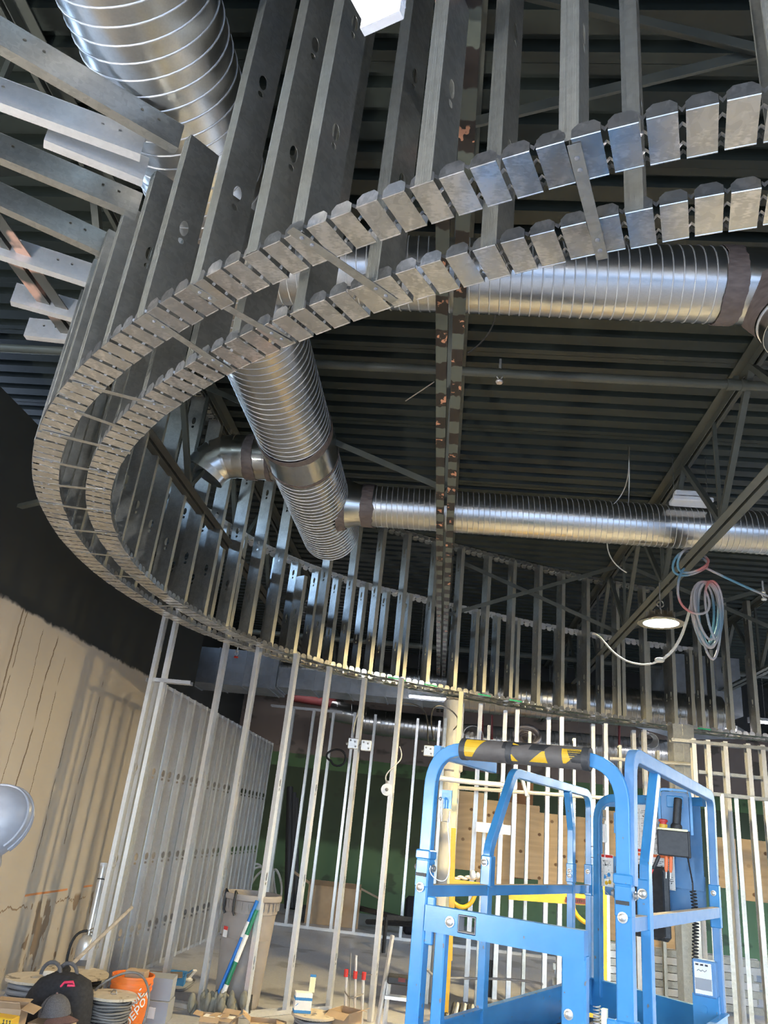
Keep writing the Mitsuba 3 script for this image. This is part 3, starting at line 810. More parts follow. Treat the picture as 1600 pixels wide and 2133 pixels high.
# right hand walls: a front row with a level track at 2.4 m, a taller second row
rx0 = P(1440, 1700, Y=9.0)[0]
for i in range(16):
    x = rx0 + 0.02 + i * 0.158
    wall_stud((x, 9.0 + 0.03 * (i % 2)), 0.003, 2.40, (0.35, 0.94), f'stud of the close dim wall at the right edge, the {nth(i)} from the left', 'studs of the close wall at right', 'galv', 0.09, 0.04, 1 if i % 2 else -1)
runner((rx0 - 0.05, 9.0), (rx0 + 2.6, 9.06), 2.41, 0.094, 'level track on top of the close dim wall at the right edge', 'galv', True)
runner((rx0 - 0.1, 9.3), (rx0 + 2.6, 9.3), 2.98, 0.094, 'upper level track above the close wall at right', 'galv', True)
runner((rx0 + 0.2, 9.35), (rx0 + 2.6, 9.35), 2.66, 0.094, 'middle level channel above the close wall at right', 'galv', True)
for i, x in enumerate((1446, 1476, 1512, 1560, 1590)):
    p = P(x, 1600, Y=9.3); wall_stud(p[:2], 0.003, 3.0, (0, 1), f'bright stud rising past the level track at right, the {nth(i)} from the left', 'tall studs behind the close wall at right', 'wallstud', 0.09, 0.045)
m = M(); c0 = P(1432, 1750, Y=10.3); m.bx(c0[0] - 0.13, c0[0] + 0.13, 10.25, 10.5, 0, 3.3)
m.bx(c0[0] - 0.01, c0[0] + 0.01, 10.24, 10.25, 0, 3.3)
one('box_column', m, 'galv', 'broad tan boxed steel post left of the close wall at right', 'post')
# white column by the lift, and a stud with yellow light put into its colour
cb = P(905, 2085, Z=0)
t = thing('round_column', 'white round steel column with a band near its top', 'column')
m = M(); m.lathe([(0.13, 0), (0.13, 2.42), (0.0, 2.42)], (cb[0], cb[1], 0), n=28); obj('shaft', m, 'column', t, 40)
m = M(); m.lathe([(0.13, 2.4), (0.16, 2.42), (0.16, 2.52), (0.12, 2.54), (0.12, 3.25)], (cb[0], cb[1], 0), n=28); obj('collar', m, 'column', t, 40)
p = P(945, 1700, Y=9.35); wall_stud(p[:2], 0, 3.3, (0, 1), 'stud with yellow light in its colour just right of the white column', 'studs of the curved wall', 'cream', 0.09, 0.05)

# plywood on the far side of the lift
for i, (x0, x1, y0, y1, yy) in enumerate(((934, 1002, 1648, 1812, 12.2), (1000, 1070, 1668, 1842, 12.25), (1068, 1122, 1676, 1830, 12.25), (1124, 1190, 1696, 1846, 12.25), (1188, 1236, 1702, 1838, 12.25), (1236, 1330, 1690, 1960, 12.0), (1330, 1440, 1700, 1990, 11.8), (1480, 1540, 1745, 1850, 10.8), (1540, 1640, 1752, 1880, 10.8))):
    a = P(x0, y0, Y=yy); b = P(x1, y1, Y=yy)
    m = M(); m.bx(a[0], b[0] - 0.004, yy, yy + 0.019, max(0.05, P((x0 + x1) / 2, y1, Y=yy)[2]), P((x0 + x1) / 2, y0, Y=yy)[2])
    one('plywood_sheet', m, 'plywood', f'plywood sheet with knots behind the studs, the {nth(i)} from the left', 'plywood', 'plywood sheets behind the lift')
m = M(); a = P(1040, 1625, Y=12.6); b = P(1110, 1690, Y=12.6); m.bx(a[0], b[0], 12.6, 12.63, 1.2, a[2])
one('brown_board', m, 'brown_board', 'dark brown board above the plywood behind the lift', 'board')
# metal studs lying in a pile
pa = P(1215, 2000, Y=11.2)
for i in range(20):
    z = 0.05 + (i // 3) * 0.085; yo = (i % 3) * 0.16
    m = M(); x0 = pa[0] - 0.25 + rng.normal(0, 0.05); L = 2.4
    m.bx(x0, x0 + L, 11.2 + yo, 11.2 + yo + 0.002, z, z + 0.078); m.bx(x0, x0 + L, 11.2 + yo, 11.2 + yo + 0.04, z, z + 0.0025); m.bx(x0, x0 + L, 11.2 + yo, 11.2 + yo + 0.04, z + 0.0755, z + 0.078)
    one('loose_stud', m, 'wallstud' if i % 2 else 'galv', f'metal stud in the pile behind the lift, {nth(i // 3)} layer from the floor, {("front", "middle", "rear")[i % 3]} row', 'metal stud', 'metal studs lying in the pile behind the lift')
for k in range(2):
    m = M(); m.bx(pa[0] - 0.2 + k * 1.8, pa[0] - 0.1 + k * 1.8, 11.15, 11.75, 0.0, 0.048); one('wood_bearer', m, 'wood', f'{"left" if k == 0 else "right"} wooden bearer under the pile of metal studs', 'wood block')

# ------------------------------------------------------------------ ducts at the back
yD = 12.9
t = thing('box_duct', 'grey rectangular duct across the back, larger at its left end', 'duct')
def ductbox(x0, x1, y0, y1, z0, z1, seams, nm, mm):
    m = M(); m.bx(x0, x1, y0, y1, z0, z1); obj(nm, m, mm, t)
    for x in np.arange(x0, x1 + 0.01, seams):
        m = M(); e = 0.014
        m.bx(x - 0.012, x + 0.012, y0 - e, y1 + e, z0 - e, z1 + e); obj('joint_flange', m, mm, t)
a = P(403, 1350, Y=yD); b = P(400, 1420, Y=yD); c = P(572, 1437, Y=yD)
ductbox(a[0], c[0], yD, yD + 0.9, 3.67, 4.28, 0.48, 'large_section', 'duct_grey')
ductbox(c[0] + 0.02, 4.2, yD + 0.05, yD + 0.8, 3.72, 4.05, 0.62, 'small_section', 'duct_grey')
def rduct(p0, p1, r, lab, mm, pitch=0.09, open_=False, bead=0.006):
    p0, p1 = np.array(p0, float), np.array(p1, float); L, ax = frame(p0, p1)
    t = thing('round_duct', lab, 'duct')
    a_, b_ = spiral(r, L, pitch, 0, 32, bead)
    obj('duct_skin', put(a_, p0, ax), mm, t, 40); obj('seam', put(b_, p0, ax), mm, t, True)
    if not open_:
        m = M(); m.lathe([(r, 0), (0, -0.002)], p0, -ax[0], 32); obj('end_cap', m, mm, t)
    return t
rduct(P(580, 1392, Y=13.4), P(980, 1425, Y=13.4), 0.19, 'bright spiral duct on top of the grey rectangular duct', 'duct', 0.08)
q0 = P(640, 1487, Y=15.2); q1 = P(925, 1520, Y=15.2)
rduct(P(760, 1502, Y=15.2), q1, 0.24, 'spiral duct below the grey rectangular duct, left of the white column', 'duct', 0.075)
rduct(P(690, 1480, Y=15.6), P(765, 1494, Y=15.6), 0.20, 'short duct end left of the shiny spiral duct', 'duct', 0.3)
rduct(P(955, 1538, Y=13.6), P(1400, 1575, Y=13.6), 0.25, 'spiral duct crossing behind the lift handrail', 'duct', 0.075)
rduct(P(930, 1440, Y=11.6), P(1500, 1490, Y=11.6), 0.27, 'spiral duct seen between the far studs above the curved track', 'duct', 0.075)
t = thing('flexible_duct', 'silvery crumpled flexible duct coil behind the lift', 'duct')
for k in range(7):
    cc = P(1098 + 3 * math.sin(k * 2.1), 1532 + 2 * k, Y=12.8 + 0.05 * k); th = np.linspace(0, 2 * np.pi, 26)[:-1]
    m = M(); m.tube(np.stack([cc[0] + (0.20 - 0.018 * k) * np.cos(th), cc[1] + 0.03 * np.sin(3 * th), cc[2] + (0.14 - 0.014 * k) * np.sin(th)], 1), 0.035, 7, closed=True); obj('coil', m, 'flex', t, True)
for i, (x, y, yy, r) in enumerate(((1352, 1545, 11.9, 0.105), (985, 1535, 13.0, 0.16))):
    c = P(x, y, Y=yy); t = thing('duct_elbow', f'{"small round duct end with a dark open mouth behind the right lift rail" if i == 0 else "round black duct mouth behind the lift handrail"}', 'duct')
    th = np.linspace(0, 1.5, 7); pth = [(c[0] + 0.3 * math.sin(q), c[1] + 0.3 * (1 - math.cos(q)), c[2] + 0.25 * (1 - math.cos(q))) for q in th]
    m = M(); m.tube([(c[0], c[1] - 0.12, c[2])] + [(c[0], c[1] + 0.15, c[2] + 0.02), (c[0] + 0.05, c[1] + 0.4, c[2] + 0.1)], r, 24, cap=False); obj('sleeve', m, 'galv_bright' if i == 0 else 'duct', t, 40)
    m = M(); m.lathe([(r, -0.12), (r + 0.008, -0.118), (r + 0.008, -0.10), (r, -0.098)], c, (0, 1, 0), 28); obj('mouth_rim', m, 'galv_bright', t, 40)
m = M(); a = P(612, 1452, Y=16.4); b = P(700, 1466, Y=16.4); m.tube([a, b], 0.10, 14); one('red_pipe', m, 'conduit_red', 'dark red sprinkler pipe below the grey rectangular duct', 'pipe', smooth=40)
t = thing('air_handler', 'tan grey sheet metal box hung behind the far studs at right with a flared bottom', 'duct')
c = P(1490, 1440, Y=12.4); m = M(); m.bx(c[0] - 0.75, c[0] + 0.4, 12.4, 13.3, c[2] - 0.35, c[2] + 0.55); obj('casing', m, 'duct_grey', t)
m = M(); m.lathe([(0.95, 0), (0.55, 0.22)], (c[0] - 0.18, 12.85, c[2] - 0.60), (0, 0, 1), 4); obj('flare', m, 'duct_grey', t)
# added black band standing in for the shade under the far deck
m = M(); m.bx(-4.4, 7.5, 16.4, 16.6, 4.25, DECK); struct('trim_1', m, 'shade_black', label='added black band standing in for shade high on the back wall')

# hangers, sprinklers and wires
def sprinkler(p, lab, cap):
    t = thing('fire_sprinkler', lab, 'sprinkler')
    m = M(); m.tube([p + (0, 0, 0.16), p + (0, 0, 0.05)], 0.010, 8); m.lathe([(0.018, 0.05), (0.022, 0.03), (0.012, 0.02)], p, n=14); obj('body', m, 'galv_bright', t, 40)
    m = M(); m.tube([p + (0.016, 0, 0.03), p + (0.022, 0, 0.0), p + (0, 0, -0.03)], 0.004, 6); m.tube([p + (-0.016, 0, 0.03), p + (-0.022, 0, 0.0), p + (0, 0, -0.03)], 0.004, 6); obj('frame_arm', m, 'galv_bright', t)
    m = M(); m.lathe([(0.0, -0.03), (0.024, -0.032), (0.03, -0.045), (0.024, -0.055), (0, -0.055)], p, n=14); obj('deflector', m, cap, t, 40)
sprinkler(P(493, 1362, Y=10.0), 'pendent sprinkler head with a red cap hanging before the grey rectangular duct', 'red')
sprinkler(P(1041, 785, Y=5.0), 'chrome sprinkler head with a pink cap hanging from the pipe below the deck', 'flex')
sprinkler(P(1205, 1222, Y=11.8), 'small chrome sprinkler head among the far studs', 'galv_bright')
sprinkler(P(1591, 1240, Y=8.0), 'chrome sprinkler head at the right edge beside the stretched hose', 'galv_bright')


def wire(name, pts, r, mm, lab, cat, group=None, n=7, dense=40, closed=False):
    pts = np.array(pts, float)
    if len(pts) > 2:
        tk, _ = splprep(pts.T, s=0, k=min(3, len(pts) - 1)); pts = np.array(splev(np.linspace(0, 1, dense), tk)).T
    m = M(); m.tube(pts, r, n)
    return one(name, m, mm, lab, cat, group, True)


wire('hanger_wire', [P(1309, 930, Z=5.2), P(1310, 975, Z=4.95), P(1300, 1020, Z=4.8), P(1278, 1050, Z=4.68)], 0.006, 'wire', 'pale wire hanging from the deck, bending left over the lower spiral duct', 'wire')
wire('hanger_wire', [P(1310, 930, Z=5.2), P(1311, 1000, Z=4.95), P(1309, 1052, Z=4.72)], 0.006, 'wire', 'pale wire hanging straight from the deck over the lower spiral duct', 'wire')
wire('loose_wire', [P(905, 795, Z=4.25), P(845, 835, Z=4.22)], 0.004, 'wire', 'thin wire sticking out left of the burnt joist', 'wire')
wire('loose_wire', [P(1265, 1130, Y=8.0), P(1275, 1165, Y=8.0), P(1306, 1193, Y=8.0)], 0.007, 'cord', 'pale end of wire dangling below the lower spiral duct', 'wire')
wire('loose_wire', [P(1030, 615, Z=4.9), P(1020, 690, Z=4.9), P(975, 735, Z=4.9)], 0.005, 'pipe_dark', 'dark cable sagging from the deck beside the burnt joist', 'wire')

# ------------------------------------------------------------------ hose hung on the right joist, cord and round lamp
hk = P(1440, 1190, X=2.113)
th = np.linspace(0, 2 * np.pi, 50)
t = thing('coiled_hose', 'blue and red air hose hanging in a long coil from the right joist', 'hose')
cc = P(1480, 1262, Y=hk[1] - 0.05)
for k in range(7):
    r1 = 0.075 + 0.022 * rng.random() + 0.012 * (k % 3); r2 = 0.24 + 0.05 * rng.random() + 0.02 * (k % 4)
    dx = 0.025 * rng.normal(); dz = 0.23 - r2
    pth = np.stack([cc[0] + dx + r1 * np.sin(th) * (1 + 0.25 * np.cos(th)), cc[1] + 0.03 * np.sin(th + k) + 0.012 * k, cc[2] + dz + r2 * np.cos(th)], 1)
    m = M(); m.tube(pth[:-1], 0.0115, 7, closed=True); obj('loop', m, 'hose', t, True)
for k in range(2):
    pth = np.stack([hk[0] + (0.13 + 0.02 * k) * np.cos(th), hk[1] + 0.06 * np.sin(2 * th) - 0.06 + 0.08 * k, 4.22 + 0.11 * np.sin(th + 0.2) - 0.04], 1)
    m = M(); m.tube(pth[:-1], 0.0115, 7, closed=True); obj('wrap', m, 'hose', t, True)
pl = [P(1425, 1185, Y=hk[1]), P(1412, 1225, Y=hk[1] - 0.1), P(1425, 1265, Y=hk[1] - 0.1), P(1450, 1278, Y=hk[1] - 0.1), P(1470, 1230, Y=hk[1] - 0.08)]
tk, _ = splprep(np.array(pl).T, s=0); m = M(); m.tube(np.array(splev(np.linspace(0, 1, 40), tk)).T, 0.0115, 7); obj('loose_turn', m, 'hose', t, True)
wire('stretched_hose', [P(1470, 1183, Y=hk[1]), P(1520, 1207, Y=hk[1] + 0.1), P(1600, 1242, Y=hk[1] + 0.3), P(1720, 1280, Y=hk[1] + 0.5)], 0.0115, 'hose', 'air hose stretched from the right joist out to the right edge', 'hose')
wire('power_cord', [P(1458, 1220, Y=6.9), P(1440, 1260, Y=6.9), P(1425, 1310, Y=6.9), P(1405, 1350, Y=6.95), P(1378, 1374, Y=7.0)], 0.014, 'cord', 'thick pale power cord curving down from the coiled hose to a plug', 'cord')
m = M(); pc = P(1374, 1375, Y=7.0); m.sphere(pc, 0.035, 2, (1.3, 0.9, 0.7)); one('cord_plug', m, 'cord', 'cream plug joining the thick and the thin pale cords', 'plug', smooth=True)
wire('lamp_cord', [P(1370, 1378, Y=7.0), P(1345, 1384, Y=7.05), P(1315, 1380, Y=7.1), P(1270, 1350, Y=7.3), P(1235, 1320, Y=7.6)], 0.009, 'cord', 'thin pale cord running up left from the plug', 'cord')
lc = P(1377, 1299, Y=7.35)
t = thing('high_bay_lamp', 'round warm work lamp hung under the right joist, lit', 'lamp')
m = M(); m.lathe([(0.0, 0.13), (0.05, 0.13), (0.07, 0.09), (0.12, 0.07), (0.16, 0.03), (0.215, 0.012), (0.22, 0.0), (0.165, 0.002)], lc, n=40); obj('housing', m, 'reflector', t, 30)
for k in range(14):
    a = k * 2 * np.pi / 14; d = np.array([math.cos(a), math.sin(a), 0]); m = M(); m.box(lc + d * 0.10 + np.array([0, 0, 0.085]), (0.07, 0.006, 0.05), [d, (-d[1], d[0], 0), (0, 0, 1)]); obj('cooling_fin', m, 'reflector', t)
m = M(); thh = np.linspace(0, 2 * np.pi, 41); m.add(np.vstack([np.stack([lc[0] + 0.165 * np.cos(thh[:-1]), lc[1] + 0.165 * np.sin(thh[:-1]), np.full(40, lc[2] + 0.001)], 1), [lc + (0, 0, 0.001)]]), np.array([(40, (q + 1) % 40, q) for q in range(40)]))
kf = obj('light_face', m, 'lamp_face', t); scene[kf]['emitter'] = lamp((290, 230, 115))
labels[kf] = {'label': 'glowing warm face'}
m = M(); m.tube([lc + (0, 0, 0.13), lc + (0, 0, 0.30)], 0.008, 8); m.lathe([(0.03, -0.012), (0.042, 0), (0.03, 0.012)], lc + (0, 0, 0.20), (0, 1, 0), 16); obj('hook', m, 'wire', t, 40)
m = M(); m.bar((lc[0], lc[1], 4.21), (2.113, lc[1], 4.21), 0.04, 0.02); obj('hanger_bar', m, 'joist', t); m = M(); m.tube([lc + (0, 0, 0.28), (lc[0], lc[1], 4.2)], 0.007, 6); obj('chain', m, 'wire', t)

# ------------------------------------------------------------------ strip lights
def strip(a, b, rad, lab, wd=0.13, brk=True):
    a, b = np.array(a, float), np.array(b, float); L, ax = frame(a, b)
    t = thing('strip_light', lab, 'lamp')
    m = M(); m.prism(Polygon([(-wd / 2, 0), (wd / 2, 0), (wd / 2 - 0.02, 0.045), (-wd / 2 + 0.02, 0.045)]), a, [ax[1], ax[2], ax[0]], L); obj('housing', m, 'white_plastic', t)
    m = M(); h = wd / 2 - 0.012; n = 9; arc = [(h * math.cos(q), -0.035 * math.sin(q)) for q in np.linspace(0, np.pi, n)]
    for (u0, w0), (u1, w1) in zip(arc[:-1], arc[1:]):
        m.add([a + ax[0] * 0.02 + ax[1] * u0 + ax[2] * w0, a + ax[0] * 0.02 + ax[1] * u1 + ax[2] * w1, b - ax[0] * 0.02 + ax[1] * u1 + ax[2] * w1, b - ax[0] * 0.02 + ax[1] * u0 + ax[2] * w0], [[0, 1, 2, 3]])
    me = m.mesh()
    if me.face_normals[n // 2 * 2][2] > 0:
        me.invert()
    k = obj('diffuser', me, 'lamp_face', t); scene[k]['emitter'] = lamp(rad); labels[k] = {'label': 'glowing white cover'}
    for e in (a + ax[0] * 0.01, b - ax[0] * 0.01):
        m = M(); m.box(e + ax[2] * 0.006, (0.02, wd * 0.95, 0.08), ax); obj('end_cap', m, 'white_plastic', t)
    if brk:
        for q in (0.2, 0.8):
            c = a + (b - a) * q; m = M(); m.tube([c + (0, 0, 0.04), (c[0], c[1], DECK)], 0.003, 5); obj('hanger', m, 'wire', t)
    return t


e0 = P(803, 36, Z=3.3); e1 = P(752, -64, Z=3.3); dd = (e1 - e0) / np.linalg.norm(e1 - e0)
strip(e0, e0 + dd * 1.2, (5, 5, 5.1), 'white strip light blown out at the top edge between the near studs', 0.10)
t = thing('added_work_light', 'added unseen tripod work light left of the picture aimed up at the level channels', 'lamp')  # added lamp out of view that brightens the level channels
wl = np.array([-3.0, 1.2, 1.55]); wd_ = np.array([0.50, 0.34, 0.80]); wd_ /= np.linalg.norm(wd_); ws_ = np.cross((0, 0, 1), wd_); ws_ /= np.linalg.norm(ws_); wu_ = np.cross(wd_, ws_)
m = M(); m.rbox(wl - wd_ * 0.04, (0.34, 0.26, 0.06), 0.01, [ws_, wu_, wd_]); obj('housing', m, 'yellow', t)
m = M(); m.add([wl + ws_ * x * 0.15 + wu_ * y * 0.11 for x, y in ((-1, -1), (1, -1), (1, 1), (-1, 1))], [[0, 1, 2, 3]]); k = obj('light_face', m, 'lamp_face', t); scene[k]['emitter'] = lamp((110, 110, 109)); labels[k] = {'label': 'glowing face'}
m = M(); m.tube([wl - wd_ * 0.06, (wl[0] - 0.03, wl[1] - 0.03, 0.9)], 0.018, 8)
for q in range(3):
    m.tube([(wl[0] - 0.03, wl[1] - 0.03, 0.95), (wl[0] + 0.45 * math.cos(q * 2.1), wl[1] + 0.45 * math.sin(q * 2.1), 0.01)], 0.012, 6)
obj('tripod', m, 'black', t)
for i, (x, y, z, lx, ly) in enumerate(((-2.6, -0.9, 3.9, 1.3, 0), (1.2, -1.6, 4.0, 1.3, 0), (3.6, 1.2, 4.0, 0, 1.3), (-0.6, -3.0, 4.0, 1.3, 0))):
    strip((x, y, z), (x + lx, y + ly, z), (30, 29.5, 29), f'white strip light hung behind the camera, the {nth(i)} of four')
for i, (px, py, yy, lx) in enumerate(((850, 1448, 12.3, 0.65), (1180, 1560, 15.9, 1.2), (1560, 1500, 12.0, 1.2))):
    c = P(px, py, Y=yy); strip(c, c + (lx, 0, 0), (10, 10, 10.4) if i == 0 else (5, 5, 5.2), ('bright strip light under the grey rectangular duct above the column', 'added strip light in the back room behind the lift', 'added strip light behind the close wall at right')[i], 0.12, True)  # the last two are added to brighten the background
for i, (x, y, z, lx) in enumerate(((-3.4, 15.6, 4.35, 1.2), (3.2, 12.2, 3.6, 1.2), (5.8, 8.0, 3.6, 0.9))):  # lamps added as extra light for the back areas
    strip((x, y, z), (x + lx, y, z), (6, 6, 6.3), ('added hidden strip light over the far green wall', 'added strip light beyond the studs at right', 'added strip light far to the right')[i])

# ------------------------------------------------------------------ the blue lift platform
U, V, FL0 = np.array([.4755, .8797, 0]), np.array([.8797, -.4755, 0]), np.array([-.036, 3.32, 0])
ZUP = np.array([0, 0, 1.0])
LA = np.array([V, U, ZUP])


def LP(a, b, z):
    return FL0 + a * V + b * U + np.array([0, 0, z])


def sweep(pts, w, h, nrm, rad=0.0, seg=6):
    """rectangular tube along a polyline in the plane with normal nrm; corners rounded by rad. h: across nrm"""
    pts = [np.asarray(p, float) for p in pts]; out = [pts[0]]
    for a, b, c in zip(pts[:-2], pts[1:-1], pts[2:]):
        d1 = (a - b) / np.linalg.norm(a - b); d2 = (c - b) / np.linalg.norm(c - b); ang = math.acos(np.clip(d1 @ d2, -1, 1))
        r = rad if np.isscalar(rad) else rad[len(out) and 0]
        tl = min(r / math.tan(ang / 2), 0.48 * min(np.linalg.norm(a - b), np.linalg.norm(c - b))) if r > 0 else 0
        if tl < 1e-4:
            out.append(b); continue
        p1, p2 = b + d1 * tl, b + d2 * tl
        for q in np.linspace(0, 1, seg + 1):
            out.append((1 - q) ** 2 * p1 + 2 * q * (1 - q) * b + q * q * p2)
    out.append(pts[-1]); path = np.array(out)
    t = np.gradient(path, axis=0); t /= np.linalg.norm(t, axis=1, keepdims=True)
    nrm = np.asarray(nrm, float) / np.linalg.norm(nrm); m = M(); vs = []
    ch = 0.12
    prof = [(-1, -1 + ch), (-1 + ch, -1), (1 - ch, -1), (1, -1 + ch), (1, 1 - ch), (1 - ch, 1), (-1 + ch, 1), (-1, 1 - ch)]
    for p, tt in zip(path, t):
        s = np.cross(nrm, tt); s /= np.linalg.norm(s)
        vs.append(np.array([p + s * w / 2 * x + nrm * h / 2 * y for x, y in prof]))
    n = len(prof); f = [(i * n + q, i * n + (q + 1) % n, (i + 1) * n + (q + 1) % n, (i + 1) * n + q) for i in range(len(path) - 1) for q in range(n)]
    m.add(np.vstack(vs), np.array(f))
    for e in (0, len(path) - 1):
        m.add(np.vstack([vs[e], [vs[e].mean(0)]]), np.array([(n, q, (q + 1) % n) for q in range(n)]))
    return m


t = thing('scissor_lift', 'blue scissor lift with a caged platform and striped foam on the handrail', 'lift')
W2 = 0.775
# front hoop
hoop = sweep([LP(0, 0, 1.52), LP(0, 0, 2.03), LP(W2, 0.03, 2.01), LP(W2, 0.03, 1.52)], 0.05, 0.032, U, 0.16, 10)
obj('front_hoop', hoop, 'blue', t, 30)
fa, fb = LP(0.13, 0.004, 2.028), LP(0.66, 0.025, 2.013)
Lf, axf = frame(fa, fb)
m = M(); m.lathe([(0.02, 0), (0.040, 0.001), (0.042, 0.02), (0.042, Lf - 0.02), (0.040, Lf - 0.001), (0.02, Lf)], fa, axf[0], 28); fk = obj('foam_sleeve', m, 'foam', t, 40)
def patch(x0, x1, x2, x3, a0, a1, mm):
    m = M(); r = 0.0428; n = 8
    vs = []
    for i in range(n + 1):
        q = i / n; a = math.radians(a0 + (a1 - a0) * q)
        for x in (x0 + (x2 - x0) * q, x1 + (x3 - x1) * q):
            vs.append(fa + axf[0] * x + r * (math.cos(a) * -U + math.sin(a) * ZUP))
    f = [(2 * i, 2 * i + 1, 2 * i + 3, 2 * i + 2) for i in range(n)]
    m.add(vs, np.array(f)); return m
for x0, x1, x2, x3, a0, a1, mm in ((0.03, 0.06, 0.01, 0.115, -45, 60, 'yellow'), (0.19, 0.20, 0.19, 0.34, 15, 75, 'black'), (0.205, 0.255, 0.23, 0.232, -50, -12, 'yellow'), (0.30, 0.375, 0.355, 0.365, -45, 15, 'yellow'), (0.30, 0.36, 0.31, 0.385, 18, 60, 'black'), (0.435, 0.445, 0.43, 0.52, -38, 40, 'yellow'), (0.47, 0.51, 0.45, 0.52, -30, 35, 'black'), (0.235, 0.26, 0.19, 0.20, 40, 78, 'yellow')):
    obj('tape_patch', patch(x0, x1, x2, x3, a0, a1, mm), mm, t)
for q in (0.0, Lf - 0.03, 0.20):
    m = M(); m.lathe([(0.0425, 0.002), (0.0435, 0.004), (0.0435, 0.026), (0.0425, 0.028)], fa + axf[0] * q, axf[0], 28); obj('tape_band', m, 'black_case', t, 40)


def bolt(p, d, r=0.012):
    m = M(); m.lathe([(r * 1.5, 0), (r * 1.5, 0.003), (r, 0.0035), (r, 0.010), (r * 0.7, 0.012), (0, 0.0125)], p, d, 12); obj('bolt', m, 'bolt', t, 30)


def post(a, b, z0, z1, wa=0.05, wb=0.05, mm='blue', nm='post'):
    m = M(); m.rbox(LP(a, b, (z0 + z1) / 2), (wa, wb, z1 - z0), 0.005, LA); return obj(nm, m, mm, t)


for a, b in ((0, 0), (W2, 0.03)):
    post(a, b, 0.86, 1.63, 0.056, 0.05)
    post(a, b, 1.60, 1.635, 0.066, 0.06, nm='clamp_collar'); post(a, b, 1.50, 1.60, 0.058, 0.056, nm='post_sleeve')
    bolt(LP(a, b - 0.028, 1.50), -U); bolt(LP(a + 0.034, b, 1.57), V, 0.010); bolt(LP(a - 0.034, b, 1.57), -V, 0.010)
    m = M(); m.box(LP(a, b - 0.03, 1.545), (0.045, 0.004, 0.012), LA); obj('slot', m, 'black', t)
# lower front posts are in the thick gate frame
gb = M(); gb.rbox(LP(0.345, -0.015, 1.40), (0.62, 0.045, 0.088), 0.008, LA)
gm = sbox(-0.31, -0.044, 0.31, 0.044).buffer(0)
hole = sbox(-0.165, -0.027, -0.098, 0.027).buffer(0.004)
m = M(); pl = gm.difference(hole)
c0 = LP(0.345, 0.005, 1.40)
m.prism(pl, c0, [V, ZUP, np.cross(V, ZUP)], 0.045)
obj('gate_bar', m, 'blue', t)
hw = M()
for da, dz, sx, sz in ((-0.1315, 0.027, 0.07, 0.003), (-0.1315, -0.027, 0.07, 0.003), (-0.166, 0, 0.003, 0.056), (-0.098, 0, 0.003, 0.056)):
    hw.box(LP(0.345 + da, -0.017, 1.40 + dz), (sx, 0.046, sz), LA)
obj('gate_latch_hole', hw, 'cable_grey', t)
bolt(LP(0.145, -0.041, 1.40), -U, 0.013)
m = M(); m.rbox(LP(0.022, -0.005, 1.39), (0.075, 0.02, 0.165), 0.004, LA); obj('hinge_plate', m, 'blue', t)
post(0.10, -0.01, 0.86, 1.36, 0.042, 0.04); post(0.615, -0.01, 0.86, 1.37, 0.085, 0.04, nm='gate_post')
bolt(LP(0.60, -0.031, 1.19), -U, 0.011); bolt(LP(0.60, -0.031, 1.13), -U, 0.011)
m = M(); th = np.linspace(0, 2 * np.pi * 12, 200); c = LP(0.688, -0.01, 1.12)
m.tube(np.stack([c[0] + 0.011 * np.cos(th), c[1] + 0.011 * np.sin(th), c[2] + np.linspace(0, 0.11, 200)], 1), 0.0022, 5); obj('gate_spring', m, 'bolt', t, True)
m = M(); m.box(LP(0.712, -0.005, 1.17), (0.016, 0.02, 0.11), LA); obj('gate_bracket', m, 'cream', t)
post(0.735, 0.0, 1.05, 1.20, 0.035, 0.02, nm='hinge_plate'); bolt(LP(0.735, -0.012, 1.16), -U, 0.010); bolt(LP(0.735, -0.012, 1.09), -U, 0.010)
post(W2, 0.03, 0.86, 1.20, 0.075, 0.06, nm='post_sleeve')
# left side: rail, slanted entry post, far posts
LB, RB = 2.02, 1.66
obj('top_rail', sweep([LP(0.0, 0.03, 2.015), LP(0.0, 0.60, 2.015)], 0.05, 0.032, V), 'blue', t)
obj('side_frame', sweep([LP(0.0, 0.585, 0.9), LP(0.0, 0.585, 1.66), LP(-0.01, 0.86, 2.02), LP(-0.0, LB, 2.02), LP(0.0, LB, 1.5), LP(0, LB, 0.9)], 0.045, 0.035, V, 0.10, 8), 'blue', t, 30)
obj('side_post', sweep([LP(0.0, 1.63, 2.0), LP(0.0, 1.70, 1.80), LP(0.0, 1.70, 0.95)], 0.045, 0.035, V, 0.10, 6), 'blue', t, 30)
post(0.0, 0.585, 1.50, 1.63, 0.05, 0.054, nm='post_sleeve'); bolt(LP(-0.005, 0.555, 1.60), -U, 0.011)
post(0.0, LB, 1.45, 1.62, 0.05, 0.054, nm='post_sleeve'); bolt(LP(0, LB - 0.03, 1.58), -U, 0.009)
post(0.0, 1.70, 1.52, 1.62, 0.045, 0.052, nm='post_sleeve'); bolt(LP(0, 1.67, 1.58), -U, 0.008); bolt(LP(0, 1.67, 1.555), -U, 0.008)
post(0.02, 1.70, 1.02, 1.16, 0.10, 0.02, nm='post_foot')
m = M(); m.box(LP(0.0, 1.01, 1.487), (0.028, 2.0, 0.042), LA); obj('mid_rail', m, 'blue', t)
m = M(); m.box(LP(0.0, 1.01, 1.509), (0.028, 1.98, 0.002), LA); obj('mid_rail_top', m, 'wood', t)
